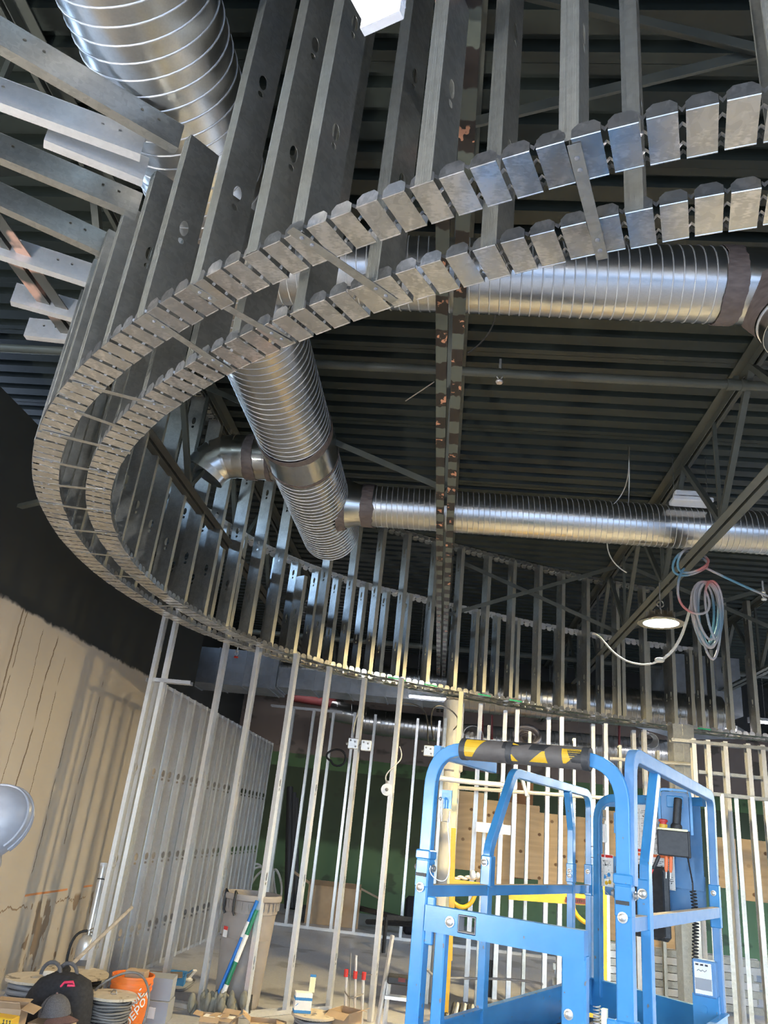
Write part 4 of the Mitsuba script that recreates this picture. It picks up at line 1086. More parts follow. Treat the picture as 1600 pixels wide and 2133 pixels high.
# latch at the left hoop post
m = M(); m.box(LP(0.065, 0.02, 1.83), (0.045, 0.004, 0.07), LA); m.box(LP(0.045, 0.035, 1.83), (0.004, 0.03, 0.07), LA); obj('latch_plate', m, 'blue', t)
m = M(); c = LP(0.05, -0.005, 1.83); m.tube([c, c - ZUP * 0.05, c - ZUP * 0.085 + V * 0.004], 0.003, 6); m.tube([c + V * 0.01, c + V * 0.012 - ZUP * 0.085, c + V * 0.045 - ZUP * 0.085, c + V * 0.045 - ZUP * 0.045], 0.003, 6); m.sphere(c, 0.007, 1); obj('latch_pin', m, 'bolt', t)
wirep = [LP(0.09, 0.0, 1.76), LP(0.10, 0.0, 1.66), LP(0.075, 0.0, 1.53), LP(0.04, -0.02, 1.55), LP(0.035, -0.02, 1.58)]
tk, _ = splprep(np.array(wirep).T, s=0); m = M(); m.tube(np.array(splev(np.linspace(0, 1, 30), tk)).T, 0.0025, 5); obj('lanyard', m, 'cable_white', t, True)
# right side
obj('top_rail', sweep([LP(W2 + 0.02, 0.04, 1.6), LP(W2 + 0.02, 0.07, 2.045), LP(W2 - 0.01, RB + 0.06, 2.03), LP(W2 - 0.02, RB + 0.06, 1.5), LP(W2 - 0.02, RB + 0.06, 0.9)], 0.05, 0.035, V, 0.09, 8), 'blue_dusty', t, 30)
obj('side_frame', sweep([LP(W2, 0.31, 0.88), LP(W2, 0.31, 1.66), LP(W2, 0.50, 2.02)], 0.05, 0.035, V, 0.10, 8), 'blue', t, 30)
post(W2 - 0.005, 0.31, 1.45, 1.62, 0.045, 0.06, nm='post_sleeve'); bolt(LP(W2 - 0.005, 0.278, 1.57), -U, 0.012)
m = M(); m.box(LP(W2 - 0.005, 0.86, 1.475), (0.03, 1.6, 0.045), LA); obj('mid_rail', m, 'blue_dusty', t)
m = M(); m.box(LP(W2 - 0.005, 0.86, 1.4985), (0.03, 1.58, 0.002), LA); obj('mid_rail_top', m, 'wood', t)
post(W2 - 0.02, RB + 0.06, 1.40, 1.60, 0.05, 0.056, nm='post_sleeve'); bolt(LP(W2 - 0.02, RB + 0.03, 1.56), -U, 0.009)
m = M(); m.box(LP(W2 - 0.03, 0.085, 1.80), (0.03, 0.04, 0.07), LA); obj('latch_plate', m, 'blue', t)
m = M(); m.tube([LP(W2 + 0.005, 0.075, 1.97), LP(W2 + 0.005, 0.075, 1.50)], 0.014, 10); obj('gas_strut', m, 'black', t, 40)
# toe boards, floor, base
for nm, a0, b0, a1, b1 in (('toe_board', 0.0, 0.05, 0.0, LB), ('toe_board', 0.0, LB, W2, RB + 0.06), ('toe_board', W2, 0.06, W2, RB + 0.06), ('toe_board', 0.02, 0.0, W2 - 0.02, 0.03)):
    zt = 1.03 if b0 > 0.04 else 0.97
    m = M(); A, B = LP(a0, b0, (0.86 + zt) / 2), LP(a1, b1, (0.86 + zt) / 2); L, ax = frame(A, B); m.box((A + B) / 2, (L, 0.012, zt - 0.86), ax); m.box((A + B) / 2 + ZUP * (zt - 0.86) / 2, (L, 0.03, 0.008), ax); obj(nm, m, 'blue', t)
m = M(); m.box(LP(W2 / 2, 0.9, 0.85), (W2 + 0.04, 1.86, 0.04), LA); obj('platform_floor', m, 'black_case', t)
m = M(); m.rbox(LP(W2 / 2, 0.9, 0.32), (0.70, 1.7, 0.34), 0.03, LA); obj('chassis', m, 'blue', t)
for s in (-1, 1):
    for b in (0.3, 1.5):
        m = M(); m.lathe([(0, -0.05), (0.15, -0.05), (0.165, -0.03), (0.165, 0.03), (0.15, 0.05), (0, 0.05)], LP(W2 / 2 + s * 0.34, b, 0.165), V, 24); obj('wheel', m, 'black', t, 30)
    for q in (0, 1):
        m = M(); m.bar(LP(W2 / 2 + s * 0.25, 0.2, 0.5 + q * 0.15), LP(W2 / 2 + s * 0.25, 1.6, 0.66 + q * 0.15), 0.03, 0.07); m.bar(LP(W2 / 2 + s * 0.21, 0.2, 0.66 + q * 0.15), LP(W2 / 2 + s * 0.21, 1.6, 0.5 + q * 0.15), 0.03, 0.07); obj('scissor_arm', m, 'blue', t)
# rear hoop and sheet with placards
d0, d1 = LP(0.03, LB - 0.02, 0), LP(W2 - 0.05, RB + 0.08, 0); RV = (d1 - d0) / np.linalg.norm(d1 - d0); RN = np.cross(RV, ZUP); RL = np.linalg.norm(d1 - d0)
def RP(a, z, o=0.0):
    return d0 + RV * a + ZUP * z + RN * o
obj('rear_hoop', sweep([RP(0.035, 0.95), RP(0.035, 2.0), RP(RL, 2.0)], 0.045, 0.035, RN, 0.14, 10), 'blue', t, 30)
pan = sbox(0.06, 1.56, RL - 0.02, 1.985).difference(sbox(0.09, 1.70, 0.19, 1.93).buffer(0.02))
m = M(); m.prism(pan, d0 + RN * 0.006, [RV, ZUP, np.cross(RV, ZUP)], 0.006); obj('panel', m, 'blue_dusty', t)
m = M(); m.box(RP(0.38, 1.50, -0.01), (0.60, 0.012, 0.06), [RV, RN, ZUP]); m.box(RP(RL - 0.17, 1.53, 0.0), (0.30, 0.006, 0.20), [RV, RN, ZUP]); obj('cross_plate', m, 'blue_dusty', t)


def placard(a, z, w, h, rows, cols, hd, seed, off=0.016, tex=None):
    rr = np.random.default_rng(seed)
    m = M(); m.box(RP(a, z, off), (w, 0.002, h), [RV, RN, ZUP]); k = obj('placard', m, 'paper', t)
    if hd:
        m = M(); m.box(RP(a, z + h / 2 - 0.009, off + 0.0015), (w * 0.94, 0.001, 0.014), [RV, RN, ZUP]); obj('header', m, hd, k)
    ink = M()
    for i in range(rows):
        for j in range(cols):
            cx = a - w / 2 + (j + 0.5) * w / cols; cz = z + h / 2 - 0.022 - (i + 0.5) * (h - 0.026) / rows
            cw, chh = w / cols, (h - 0.026) / rows
            ink.box(RP(cx - cw / 2 + 0.001, cz, off + 0.0015), (0.0008, 0.001, chh), [RV, RN, ZUP])
            ink.box(RP(cx, cz - chh / 2, off + 0.0015), (cw, 0.001, 0.0008), [RV, RN, ZUP])
            for q in range(3):
                ink.box(RP(cx + rr.normal(0, cw * 0.05), cz + chh * (0.32 - 0.13 * q), off + 0.0015), (cw * rr.uniform(0.4, 0.75), 0.001, 0.0022), [RV, RN, ZUP])
            for q in range(3):
                a0 = np.array([cx + rr.uniform(-.2, .2) * cw, cz - chh * rr.uniform(0.0, 0.4)]); a1 = a0 + rr.uniform(-.3, .3, 2) * (cw, chh) * 0.7
                ink.bar(RP(a0[0], a0[1], off + 0.0017), RP(a1[0], a1[1], off + 0.0017), 0.003, 0.001, RN)
    obj('print', ink, 'ink', k)
    return k
placard(0.31, 1.85, 0.18, 0.24, 4, 3, None, 1)
placard(0.46, 1.80, 0.15, 0.20, 4, 3, None, 2, 0.018)
placard(0.31, 1.67, 0.19, 0.13, 2, 3, 'red', 3, 0.020)
placard(0.44, 1.63, 0.24, 0.17, 2, 4, 'orange_red', 4, 0.0215)
k = placard(0.115, 1.60, 0.085, 0.17, 2, 1, 'red', 5, 0.0175)
tm = meshkit.text_mesh('1', 0.028, 0.0012, True); m = M(); m.add(RP(0.085, 1.625, 0.0200) + np.asarray(tm.vertices) @ np.array([RV, ZUP, RN]), tm.faces); obj('numeral', m, 'ink', k)
for (da, dz, mm) in ((-0.018, -0.035, 'decal_blue'), (0.012, -0.022, 'decal_blue'), (0.018, -0.060, 'yellow'), (-0.006, -0.066, 'yellow')):
    m = M(); m.lathe([(0.011, 0.0), (0.011, 0.0015), (0, 0.0016)], RP(0.115 + da, 1.60 + dz, 0.0187), RN, 12); obj('dot', m, mm, k)
m = M(); m.box(RP(0.10, 1.80, 0.02), (0.03, 0.002, 0.10), [RV, RN, ZUP]); obj('hang_tag', m, 'paper', t)
m = M(); m.tube([RP(0.11, 1.88, 0.02), RP(0.10, 1.66, 0.02), RP(0.09, 1.50, 0.03), RP(0.13, 1.47, 0.02)], 0.0025, 5); obj('lanyard', m, 'cable_white', t, True)
m = M(); m.box(RP(0.10, 1.9, 0.02), (0.022, 0.004, 0.06), [RV, RN, ZUP]); m.sphere(RP(0.10, 1.885, 0.026), 0.008, 1); obj('latch_plate', m, 'bolt', t)
m = M(); c = RP(0.0, 1.72, 0.0); m.tube([c - RV * 0.05, c + RV * 0.06], 0.003, 6); m.tube([c - RV * 0.06 - ZUP * 0.03, c - RV * 0.06 - ZUP * 0.06, c + RV * 0.06 - ZUP * 0.06, c + RV * 0.06 - ZUP * 0.02], 0.0025, 6); obj('latch_pin', m, 'bolt', t)
# control box hung on the rail at the right
cbp = RP(RL - 0.07, 1.775, 0.20); CR = np.array([[.97, -.24, 0], [.24, .97, 0], [0, 0, 1]])
m = M(); m.rbox(cbp, (0.155, 0.11, 0.125), 0.006, CR); kc = obj('control_box', m, 'black_case', t)
m = M(); m.rbox(cbp + ZUP * 0.066, (0.150, 0.105, 0.012), 0.003, CR); obj('cover_plate', m, 'cream', kc)
m = M(); m.lathe([(0.021, 0), (0.021, 0.018), (0.019, 0.019)], cbp + CR[0] * -0.045 + ZUP * 0.07 - CR[1] * 0.035, ZUP, 18); obj('button_collar', m, 'yellow', kc, 30)
m = M(); m.lathe([(0.017, 0.018), (0.017, 0.028), (0.023, 0.030), (0.023, 0.040), (0.016, 0.044), (0, 0.044)], cbp + CR[0] * -0.045 + ZUP * 0.07 - CR[1] * 0.035, ZUP, 18); obj('stop_button', m, 'red', kc, 30)
m = M(); m.lathe([(0.030, 0), (0.028, 0.02), (0.021, 0.03), (0.021, 0.15), (0.017, 0.158), (0, 0.16)], cbp + CR[0] * 0.02 + ZUP * 0.07, ZUP + RV * 0.12, 16); obj('joystick', m, 'black', kc, 30)
m = M(); m.rbox(cbp + CR[0] * 0.078 - CR[1] * 0.0, (0.012, 0.11, 0.128), 0.003, CR); obj('side_plate', m, 'black', kc)
# guard frame around the joystick, blue
gp = [cbp + CR[0] * -0.06 + ZUP * z - CR[1] * -0.06 for z in (0.05, 0.27)]; gq = [cbp + CR[0] * 0.10 + ZUP * z - CR[1] * -0.06 for z in (0.27, 0.05)]
obj('guard_frame', sweep([gp[0], gp[1], gq[0], gq[1]], 0.014, 0.02, CR[1], 0.03, 5), 'blue', t, 30)
m = M(); m.rbox((gp[1] + gq[0]) / 2 - ZUP * 0.11, (0.14, 0.012, 0.20), 0.01, CR); obj('guard_plate', m, 'blue_dusty', t)
m = M(); m.rbox((gp[1] + gq[0]) / 2 - ZUP * 0.06 - CR[1] * 0.008, (0.085, 0.006, 0.06), 0.004, CR); obj('label_recess', m, 'blue', t)
cq = RP(RL - 0.03, 0, 0.10); th = np.linspace(0, 2 * np.pi * 26, 420)
m = M(); m.tube(np.stack([cq[0] + 0.014 * np.cos(th) + 0.006 * np.sin(th / 31), cq[1] + 0.014 * np.sin(th), np.linspace(1.56, 1.17, 420)], 1), 0.0035, 5); obj('coil_cord', m, 'black', t, True)
m = M(); m.tube([cbp - ZUP * 0.06 + CR[0] * 0.07, cq + ZUP * 1.60, cq + ZUP * 1.56], 0.004, 6); obj('cord', m, 'black', t)
# black document case and metal box
m = M(); m.rbox(RP(0.375, 1.475, 0.05), (0.33, 0.05, 0.36), 0.02, [RV, RN, ZUP]); kd = obj('document_case', m, 'black_case', t)
m = M(); m.rbox(RP(0.375, 1.475, 0.079), (0.30, 0.008, 0.33), 0.012, [RV, RN, ZUP]); obj('lid', m, 'black', kd)
bp = LP(W2 - 0.075, RB + 0.0, 1.175)
m = M(); m.rbox(bp, (0.11, 0.06, 0.16), 0.006, LA); kb = obj('label_box', m, 'blue_dusty', t)
m = M(); m.box(bp - U * 0.032 - V * 0.004, (0.08, 0.003, 0.135), LA); obj('label', m, 'paper', kb)
m = M(); m.box(bp - U * 0.034 - V * 0.004 - ZUP * 0.025, (0.076, 0.001, 0.05), LA); obj('label_print', m, 'greybox', kb)
m = M()
for i in range(3):
    m.box(bp - U * 0.035 + V * (-0.03 + 0.022 * i) + ZUP * 0.058, (0.014, 0.001, 0.008), LA)
for i in range(5):
    m.bar(bp - U * 0.035 + V * (-0.03 + 0.009 * i) + ZUP * (0.03 + 0.006 * (i % 2)), bp - U * 0.035 + V * (-0.022 + 0.009 * i) + ZUP * (0.038 - 0.009 * (i % 2)), 0.002, 0.001, U)
obj('label_marks', m, 'ink', kb)
m = M(); m.lathe([(0.018, 0), (0.018, 0.003), (0, 0.003)], bp - U * 0.03 - ZUP * 0.13 - V * 0.01, -U, 18); obj('knockout', m, 'blue', t)
m = M(); m.box(bp - ZUP * 0.15, (0.12, 0.05, 0.16), LA); obj('box_bracket', m, 'blue', t)
# screwdrivers and small tools at the control box
for i, (da, mm, lab) in enumerate(((0.0, 'orange_red', 'left orange handled screwdriver hanging under the control box'), (0.022, 'orange_red', 'right orange handled screwdriver hanging under the control box'), (-0.035, 'black', 'black handled tool with a red end left of the orange screwdrivers'))):
    p = cbp + CR[0] * (-0.035 + da) - ZUP * 0.065 - CR[1] * 0.04; tt = thing('screwdriver', lab, 'screwdriver')
    d = -ZUP + CR[0] * (-0.05 if i < 2 else -0.45); d /= np.linalg.norm(d)
    m = M(); m.lathe([(0.006, 0), (0.009, 0.01), (0.009, 0.06), (0.005, 0.075), (0, 0.076)], p, d, 10); obj('handle', m, mm, tt, 40)
    m = M(); m.lathe([(0.0035, 0.07), (0.0035, 0.105), (0, 0.106)], p, d, 8); obj('blade', m, 'bolt' if i < 2 else 'red', tt, 40)
# drill and glove lying at the front of the platform
c = LP(0.44, 0.22, 0.92)
tt = thing('cordless_drill', 'black and red cordless drill lying on the lift platform behind the gate', 'drill')
m = M(); m.tube([c - V * 0.07 + ZUP * 0.02, c + V * 0.08 + ZUP * 0.03], [0.034, 0.036], 16); m.tube([c + V * 0.0 + ZUP * 0.02, c + V * 0.02 - U * 0.1 - ZUP * 0.01], 0.022, 12); obj('body', m, 'black', tt, 40)
m = M(); m.sphere(c - V * 0.08 + ZUP * 0.02 - U * 0.01, 0.034, 2); obj('end_cap', m, 'red', tt, True)
m = M(); m.lathe([(0.024, 0), (0.02, 0.03), (0.008, 0.045), (0.004, 0.09)], c + V * 0.08 + ZUP * 0.03, V + ZUP * 0.3, 14); obj('chuck', m, 'bolt', tt, 40)
m = M(); m.bar(c + V * 0.07 + ZUP * 0.02, c + V * 0.135 + ZUP * 0.105, 0.04, 0.006, U); m.bar(c + V * 0.135 + ZUP * 0.105, c + V * 0.14 + ZUP * 0.125, 0.025, 0.006, U); one('trowel', m, 'white_plastic', 'pale scraper blade standing up beside the red and black drill', 'tool')
m = M(); m.sphere(c + V * 0.02 + U * 0.07 + ZUP * 0.02, 0.06, 2, (1.2, .8, .6)); m.sphere(c + V * 0.12 + U * 0.05 + ZUP * 0.02, 0.04, 2, (1, .8, .8)); one('glove', m, 'wood', 'tan work glove crumpled behind the drill on the lift platform', 'glove', smooth=True)

# ------------------------------------------------------------------ yellow scaffold behind
t = thing('yellow_scaffold', 'yellow rolling scaffold behind the blue lift with a dark name plate', 'scaffold')
def yb(x0, y0, x1, y1, yy, w, h, nm, mm='yellow'):
    m = M(); m.bar(P(x0, y0, Y=yy), P(x1, y1, Y=yy), w, h); return obj(nm, m, mm, t)
yy = 8.7
yb(945, 1725, 937, 2000, yy, 0.05, 0.05, 'post'); yb(938, 1838, 1060, 1852, yy, 0.04, 0.06, 'rail'); yb(1060, 1862, 1240, 1876, yy, 0.04, 0.10, 'rail')
yb(1258, 1825, 1258, 2060, yy - 0.2, 0.05, 0.05, 'post')
m = M(); a, b = P(1178, 1874, Y=yy - 0.035), P(1222, 1878, Y=yy - 0.035); m.bar(a, b, 0.004, 0.05); kk = obj('name_plate', m, 'conduit_red', t)
m = M()
for i in range(9):
    q = a + (b - a) * (0.08 + 0.1 * i) + np.array([0, -0.004, 0]); m.box(q, (0.012, 0.002, 0.024 if i % 3 else 0.03))
obj('letters', m, 'black', kk)
lp = [P(945, 1880, Y=yy), P(975, 1886, Y=yy), P(988, 1868, Y=yy), P(990, 1850, Y=yy)]
tk, _ = splprep(np.array(lp).T, s=0); m = M(); m.tube(np.array(splev(np.linspace(0, 1, 20), tk)).T, 0.022, 8); obj('bent_rail', m, 'yellow', t, True)
lp = [P(1195, 1885, Y=yy), P(1205, 1910, Y=yy), P(1222, 1922, Y=yy), P(1225, 1890, Y=yy)]
tk, _ = splprep(np.array(lp).T, s=0); m = M(); m.tube(np.array(splev(np.linspace(0, 1, 20), tk)).T, 0.022, 8); obj('bent_rail', m, 'yellow', t, True)
for x, y in ((945, 0.0), (945, 0.6), (1230, 0.6)):
    a = P(x, 1850, Y=yy + y); m = M(); m.bx(a[0] - 0.02, a[0] + 0.02, yy + y - 0.02, yy + y + 0.02, 0.1, a[2]); obj('leg', m, 'yellow', t)
    m = M(); m.lathe([(0, -0.02), (0.055, -0.02), (0.06, 0), (0.055, 0.02), (0, 0.02)], (a[0], yy + y, 0.06), (1, 0, 0), 14); obj('caster', m, 'black', t)
m = M(); a = P(950, 1836, Y=yy + 0.05); m.bx(a[0], P(1225, 1850, Y=yy)[0], yy + 0.0, yy + 0.6, a[2] - 0.06, a[2] - 0.02); obj('deck', m, 'yellow', t)
m = M()
for i in range(6):
    m.sphere(P(952 + i * 8, 1830 - 3 * (i % 2), Y=yy + 0.05), 0.035, 1, (1.1, 1, .5))
one('crumpled_rag', m, 'paper', 'crumpled pale rag lying on the yellow scaffold', 'rag', smooth=True)
p = P(985, 1822, Y=8.5); m = M(); m.sphere(p, 0.03, 2, (1, 1, 1.5)); m.sphere(p + (0.05, 0, 0), 0.022, 2, (1, 1, 1.3)); one('pull_box', m, 'white_plastic', 'white rounded plastic fitting left of the slanted lift post', 'fitting', smooth=True)

# ------------------------------------------------------------------ things on the floor at the left
def spool(c, r, h, lab, cable, n=9, rc=0.022, wr=None):
    t = thing('cable_spool', lab, 'cable spool')
    for z in (0.009, h - 0.009):
        m = M(); m.lathe([(0.03, z - 0.009), (r, z - 0.009), (r + 0.002, z), (r, z + 0.009), (0.03, z + 0.009), (0.03, z - 0.009)], (c[0], c[1], c[2]), n=40); obj('flange_disc', m, 'spoolwood', t, 30)
    m = M(); rr = wr or r * 0.8
    for i in range(n):
        z = 0.03 + (h - 0.06) * (i + 0.5) / n; th = np.linspace(0, 2 * np.pi, 41)[:-1]; q = rr * (1 + 0.03 * rng.normal())
        m.tube(np.stack([c[0] + q * np.cos(th), c[1] + q * np.sin(th), c[2] + z + 0.004 * np.sin(3 * th + i)], 1), rc * (h - 0.06) / n / 0.044, 7, closed=True)
    obj('winding', m, cable, t, True)
    m = M(); m.lathe([(rr * 0.97, 0.02), (rr * 0.97, h - 0.02)], c, n=32); obj('core', m, 'black', t, True)
    return t


c1 = P(44, 2150, Z=0); s1 = spool(c1 + (0.0, 0, 0), 0.21, 0.36, 'cable spool with black and white cable left of the black backpack', 'cable_grey', 8)
c2 = P(137, 2098, Z=0); spool(c2, 0.30, 0.26, 'large cable spool against the tan wall behind the backpack', 'black', 5)
c3 = P(214, 2172, Z=0); spool(c3, 0.185, 0.315, 'cable spool of grey brown cable in front of the orange bucket', 'cable_dark', 13, 0.02)
m = M(); c = c3 + (0.02, -0.02, 0.325); m.tube([c + (-.03, 0, 0), c + (-.015, 0, .02), c + (0.01, 0, 0.02), c + (0.02, 0, 0)], 0.005, 6); one('staple', m, 'wire', 'bent bit of wire on the disc of the spool before the bucket', 'wire', smooth=True)
cl = c3 + np.array([0.02, 0.0, 0.32]); th = np.linspace(0.1, np.pi * 1.05, 30)
wire('cable_loop', [cl + np.array([-0.17, 0.02, 0.0]), cl + np.array([-0.05, 0.05, 0.10]), cl + np.array([0.12, 0.1, 0.13]), cl + np.array([0.24, 0.05, 0.03]), cl + np.array([0.25, 0.0, -0.2]), cl + np.array([0.17, -0.03, -0.36])], 0.009, 'cable_dark', 'stiff cable looping up from the front spool round the orange bucket', 'cable')
# orange bucket
cb_ = P(255, 2150, Z=0)
t = thing('bucket', 'orange plastic bucket with big slanted lettering, a box in its top', 'bucket')
m = M(); m.lathe([(0.0, 0.004), (0.135, 0.0), (0.140, 0.01), (0.158, 0.30), (0.165, 0.30), (0.165, 0.315), (0.159, 0.315), (0.160, 0.335), (0.167, 0.335), (0.167, 0.35), (0.161, 0.35), (0.163, 0.385), (0.170, 0.387), (0.170, 0.40), (0.158, 0.40), (0.133, 0.012), (0.0, 0.012)], cb_, n=48); obj('shell', m, 'orange', t, 35)
th = np.linspace(0.0, np.pi, 24); m = M(); m.tube(np.stack([cb_[0] + 0.172 * np.cos(th), cb_[1] - 0.06 - 0.12 * np.sin(th), cb_[2] + 0.36 - 0.16 * np.sin(th)], 1), 0.004, 6); obj('wire_handle', m, 'wire', t, True)
lt = M()
for word, row in (('HOME', 0), ('DEPOT', 1)):
    tm = meshkit.text_mesh(word, 0.062, 0.001, True); v = np.asarray(tm.vertices).copy(); v2 = v[:, :2] @ np.array([[math.cos(0.86), math.sin(0.86)], [-math.sin(0.86), math.cos(0.86)]])
    x = v2[:, 0] + 0.03 - 0.075 + row * 0.062 - 0.02; z = v2[:, 1] + 0.10 - row * 0.045
    rr = 0.1405 + z / 0.3 * 0.018 + v[:, 2] + 0.0008; ang = -np.pi / 2 + 0.52 + 0.85 * x / 0.15
    lt.add(np.stack([cb_[0] + rr * np.cos(ang), cb_[1] + rr * np.sin(ang), cb_[2] + z], 1), tm.faces)
obj('lettering', lt, 'paper', t)
m = M(); m.rbox(cb_ + (0.02, 0.02, 0.385), (0.16, 0.12, 0.09), 0.003); one('cardboard_box', m, 'cardboard', 'small cardboard box in the top of the orange bucket', 'box')


def carton(c, sx, sy, sz, lab, mm='cardboard', rot=0.0, open_=True, group=None):
    t = thing('cardboard_box', lab, 'box', group); ca, sa = math.cos(rot), math.sin(rot); ax = np.array([[ca, sa, 0], [-sa, ca, 0], [0, 0, 1]]); c = np.asarray(c, float)
    m = M(); th_ = 0.004
    for d, s in ((ax[0] * sx / 2, (th_, sy, sz)), (-ax[0] * sx / 2, (th_, sy, sz)), (ax[1] * sy / 2, (sx, th_, sz)), (-ax[1] * sy / 2, (sx, th_, sz))):
        m.box(c + d + (0, 0, sz / 2), s, ax)
    m.box(c + (0, 0, 0.002), (sx, sy, th_), ax)
    if not open_:
        m.box(c + (0, 0, sz), (sx, sy, th_), ax)
    obj('body', m, mm, t)
    if open_:
        for d, w, o in ((ax[0], sy, sx), (-ax[0], sy, sx), (ax[1], sx, sy), (-ax[1], sx, sy)):
            e = c + d * o / 2 + (0, 0, sz); tip = d * 0.06 + np.array([0, 0, 0.05]) * rng.uniform(-0.6, 1); L = o * 0.4
            tip = tip / np.linalg.norm(tip) * L; s_ = np.cross(d, (0, 0, 1)); m = M(); nn = np.cross(tip / L, s_)
            m.box(e + tip / 2, (w * 0.98, L, 0.004), [s_, tip / L, nn]); obj('flap', m, mm, t)
    return t


carton(P(300, 2085, Z=0), 0.34, 0.28, 0.22, 'open cardboard box behind the orange bucket', rot=0.3)
carton(P(318, 2125, Z=0), 0.26, 0.26, 0.16, 'grey carton with a white printed label right of the orange bucket, lower of two', 'greybox', 0.1, False)
carton(P(318, 2125, Z=0) + (0.0, 0.02, 0.165), 0.24, 0.24, 0.16, 'grey carton right of the orange bucket, upper of two', 'greybox', 0.15, False)
m = M(); pq = P(318, 2125, Z=0); m.bx(pq[0] - 0.05, pq[0] + 0.05, pq[1] - 0.139, pq[1] - 0.135, 0.04, 0.12); one('box_label', m, 'paper', 'white printed label on the lower grey carton', 'label')
pq = P(366, 2050, Z=0); carton(pq, 0.17, 0.13, 0.10, 'small open white and blue box on the floor beyond the first bright wall stud', 'boxblue', 0.15, True)
wire('floor_cable', [P(345, 2058, Z=0.01), P(372, 2063, Z=0.01), P(398, 2052, Z=0.01), P(402, 2040, Z=0.01), P(385, 2036, Z=0.03)], 0.012, 'cable_grey', 'grey cable lying in a bend on the floor by the small blue box', 'cable')
wire('floor_cable', [P(455, 1945, Z=0.01), P(470, 1952, Z=0.01), P(462, 1958, Z=0.01), P(480, 1960, Z=0.01)], 0.008, 'black', 'thin dark cable on the floor by the close stud wall', 'cable')
m = M(); q = P(390, 2040, Z=0.02); m.bar(q, q + (0.08, -0.05, 0.10), 0.05, 0.02); m.sphere(q, 0.05, 1, (1.2, 1, .5)); one('paper_scrap', m, 'paper', 'white scrap of paper on the cable by the small blue box', 'paper')
m = M(); q = c1 + np.array([0.10, 0.05, 0.385]); m.sphere(q, 0.06, 1, (1.3, .8, .35)); one('paper_scrap', m, 'paper', 'crumpled white paper lying on the left cable spool', 'paper')

# backpack and cap in front
bc = P(126, 2166, Z=0.0) + np.array([0.0, -0.20, 0.0])
t = thing('backpack', 'black backpack with a pink zip tag standing between two cable spools', 'backpack')
m = M()
for z, rx, ry, dx in ((0.0, 0.24, 0.17, 0), (0.10, 0.255, 0.185, 0), (0.22, 0.25, 0.18, 0.0), (0.34, 0.225, 0.16, 0.01), (0.42, 0.18, 0.13, 0.02), (0.46, 0.10, 0.07, 0.02)):
    m.v.append(np.stack([bc[0] + dx + rx * np.sign(np.cos(np.arange(36) * np.pi / 18)) * np.abs(np.cos(np.arange(36) * np.pi / 18)) ** 0.7, bc[1] + ry * np.sign(np.sin(np.arange(36) * np.pi / 18)) * np.abs(np.sin(np.arange(36) * np.pi / 18)) ** 0.7, np.full(36, bc[2] + z)], 1)); m.n += 36
nr = len(m.v); m.f.append(np.vstack([np.array([[i * 36 + q, i * 36 + (q + 1) % 36, (i + 1) * 36 + (q + 1) % 36], [i * 36 + q, (i + 1) * 36 + (q + 1) % 36, (i + 1) * 36 + q]]) for i in range(nr - 1) for q in range(36)]))
m.add(np.vstack([m.v[-1], [bc + (0.02, 0, 0.475)]]), np.array([(36, q, (q + 1) % 36) for q in range(36)])); obj('body', m, 'fabric_black', t, True)
m = M(); m.rbox(bc + (0.10, -0.185, 0.16), (0.20, 0.08, 0.26), 0.03); obj('front_pocket', m, 'fabric_black', t, 30)
for k in (-1, 1):
    th = np.linspace(0, np.pi, 16); m = M(); m.tube(np.stack([bc[0] - 0.04 + 0.075 * np.cos(th) + 0.055 * k, bc[1] + 0.02 * k + 0 * th, bc[2] + 0.44 + 0.085 * np.sin(th)], 1), 0.014, 8); obj('top_handle', m, 'fabric_grey', t, True)
pz = bc + np.array([0.10, -0.13, 0.42]); m = M(); m.tube([pz + (-.05, 0, -.02), pz + (-.03, 0, .01), pz + (.03, 0, .02), pz + (.05, 0, 0), pz + (0.0, -.01, -0.005)], 0.010, 6); obj('zip_tag', m, 'pink', t, True)
cc = P(113, 2114, Y=bc[1] - 0.34)
m = M(); m.bx(cc[0] - 0.13, cc[0] + 0.13, cc[1] - 0.10, cc[1] + 0.10, 0.0, cc[2] - 0.04); one('cardboard_box', m, 'cardboard', 'small box under the grey cap', 'box')
t = thing('baseball_cap', 'grey cap with a brown brim lying in front of the black backpack', 'cap')
th = np.linspace(0, np.pi / 2, 9); m = M(); m.lathe([(0.105 * math.cos(q) + 0.002, 0.125 * math.sin(q)) for q in th], cc, (-0.12, 0.0, 1), 32); obj('crown', m, 'fabric_grey', t, True)
m = M(); vs = []; ft = []
for i in range(13):
    a = -1.15 + 2.3 * i / 12 - 0.45
    for r_, zz in ((0.10, 0.012), (0.10 + 0.085 * math.cos((a + 0.45) * 0.9), -0.012)):
        vs.append(cc + (r_ * math.cos(a), r_ * math.sin(a), zz - 0.03 * (1 - math.cos(a + 0.45))))
m.add(vs, np.array([(2 * i, 2 * i + 1, 2 * i + 3, 2 * i + 2) for i in range(12)])); m.add(np.array(vs) - (0, 0, 0.004), np.array([(2 * i, 2 * i + 2, 2 * i + 3, 2 * i + 1) for i in range(12)])); obj('brim', m, 'fabric_brown', t, True)
m = M(); m.sphere(cc + (-0.015, 0, 0.125), 0.009, 1); obj('top_button', m, 'fabric_brown', t, True)
for k in range(3):
    a = k * 2.1; m = M(); m.tube([cc + np.array([math.cos(a) * 0.106 * math.cos(q), math.sin(a) * 0.106 * math.cos(q), 0.126 * math.sin(q)]) + np.array([-0.015 * math.sin(q), 0, 0]) for q in th], 0.0015, 4); obj('crown_seam', m, 'fabric_black', t)
carton(P(8, 2133, Z=0.25) + (0, 0, -0.25), 0.22, 0.2, 0.36, 'tan cardboard box at the bottom left corner', rot=0.2)
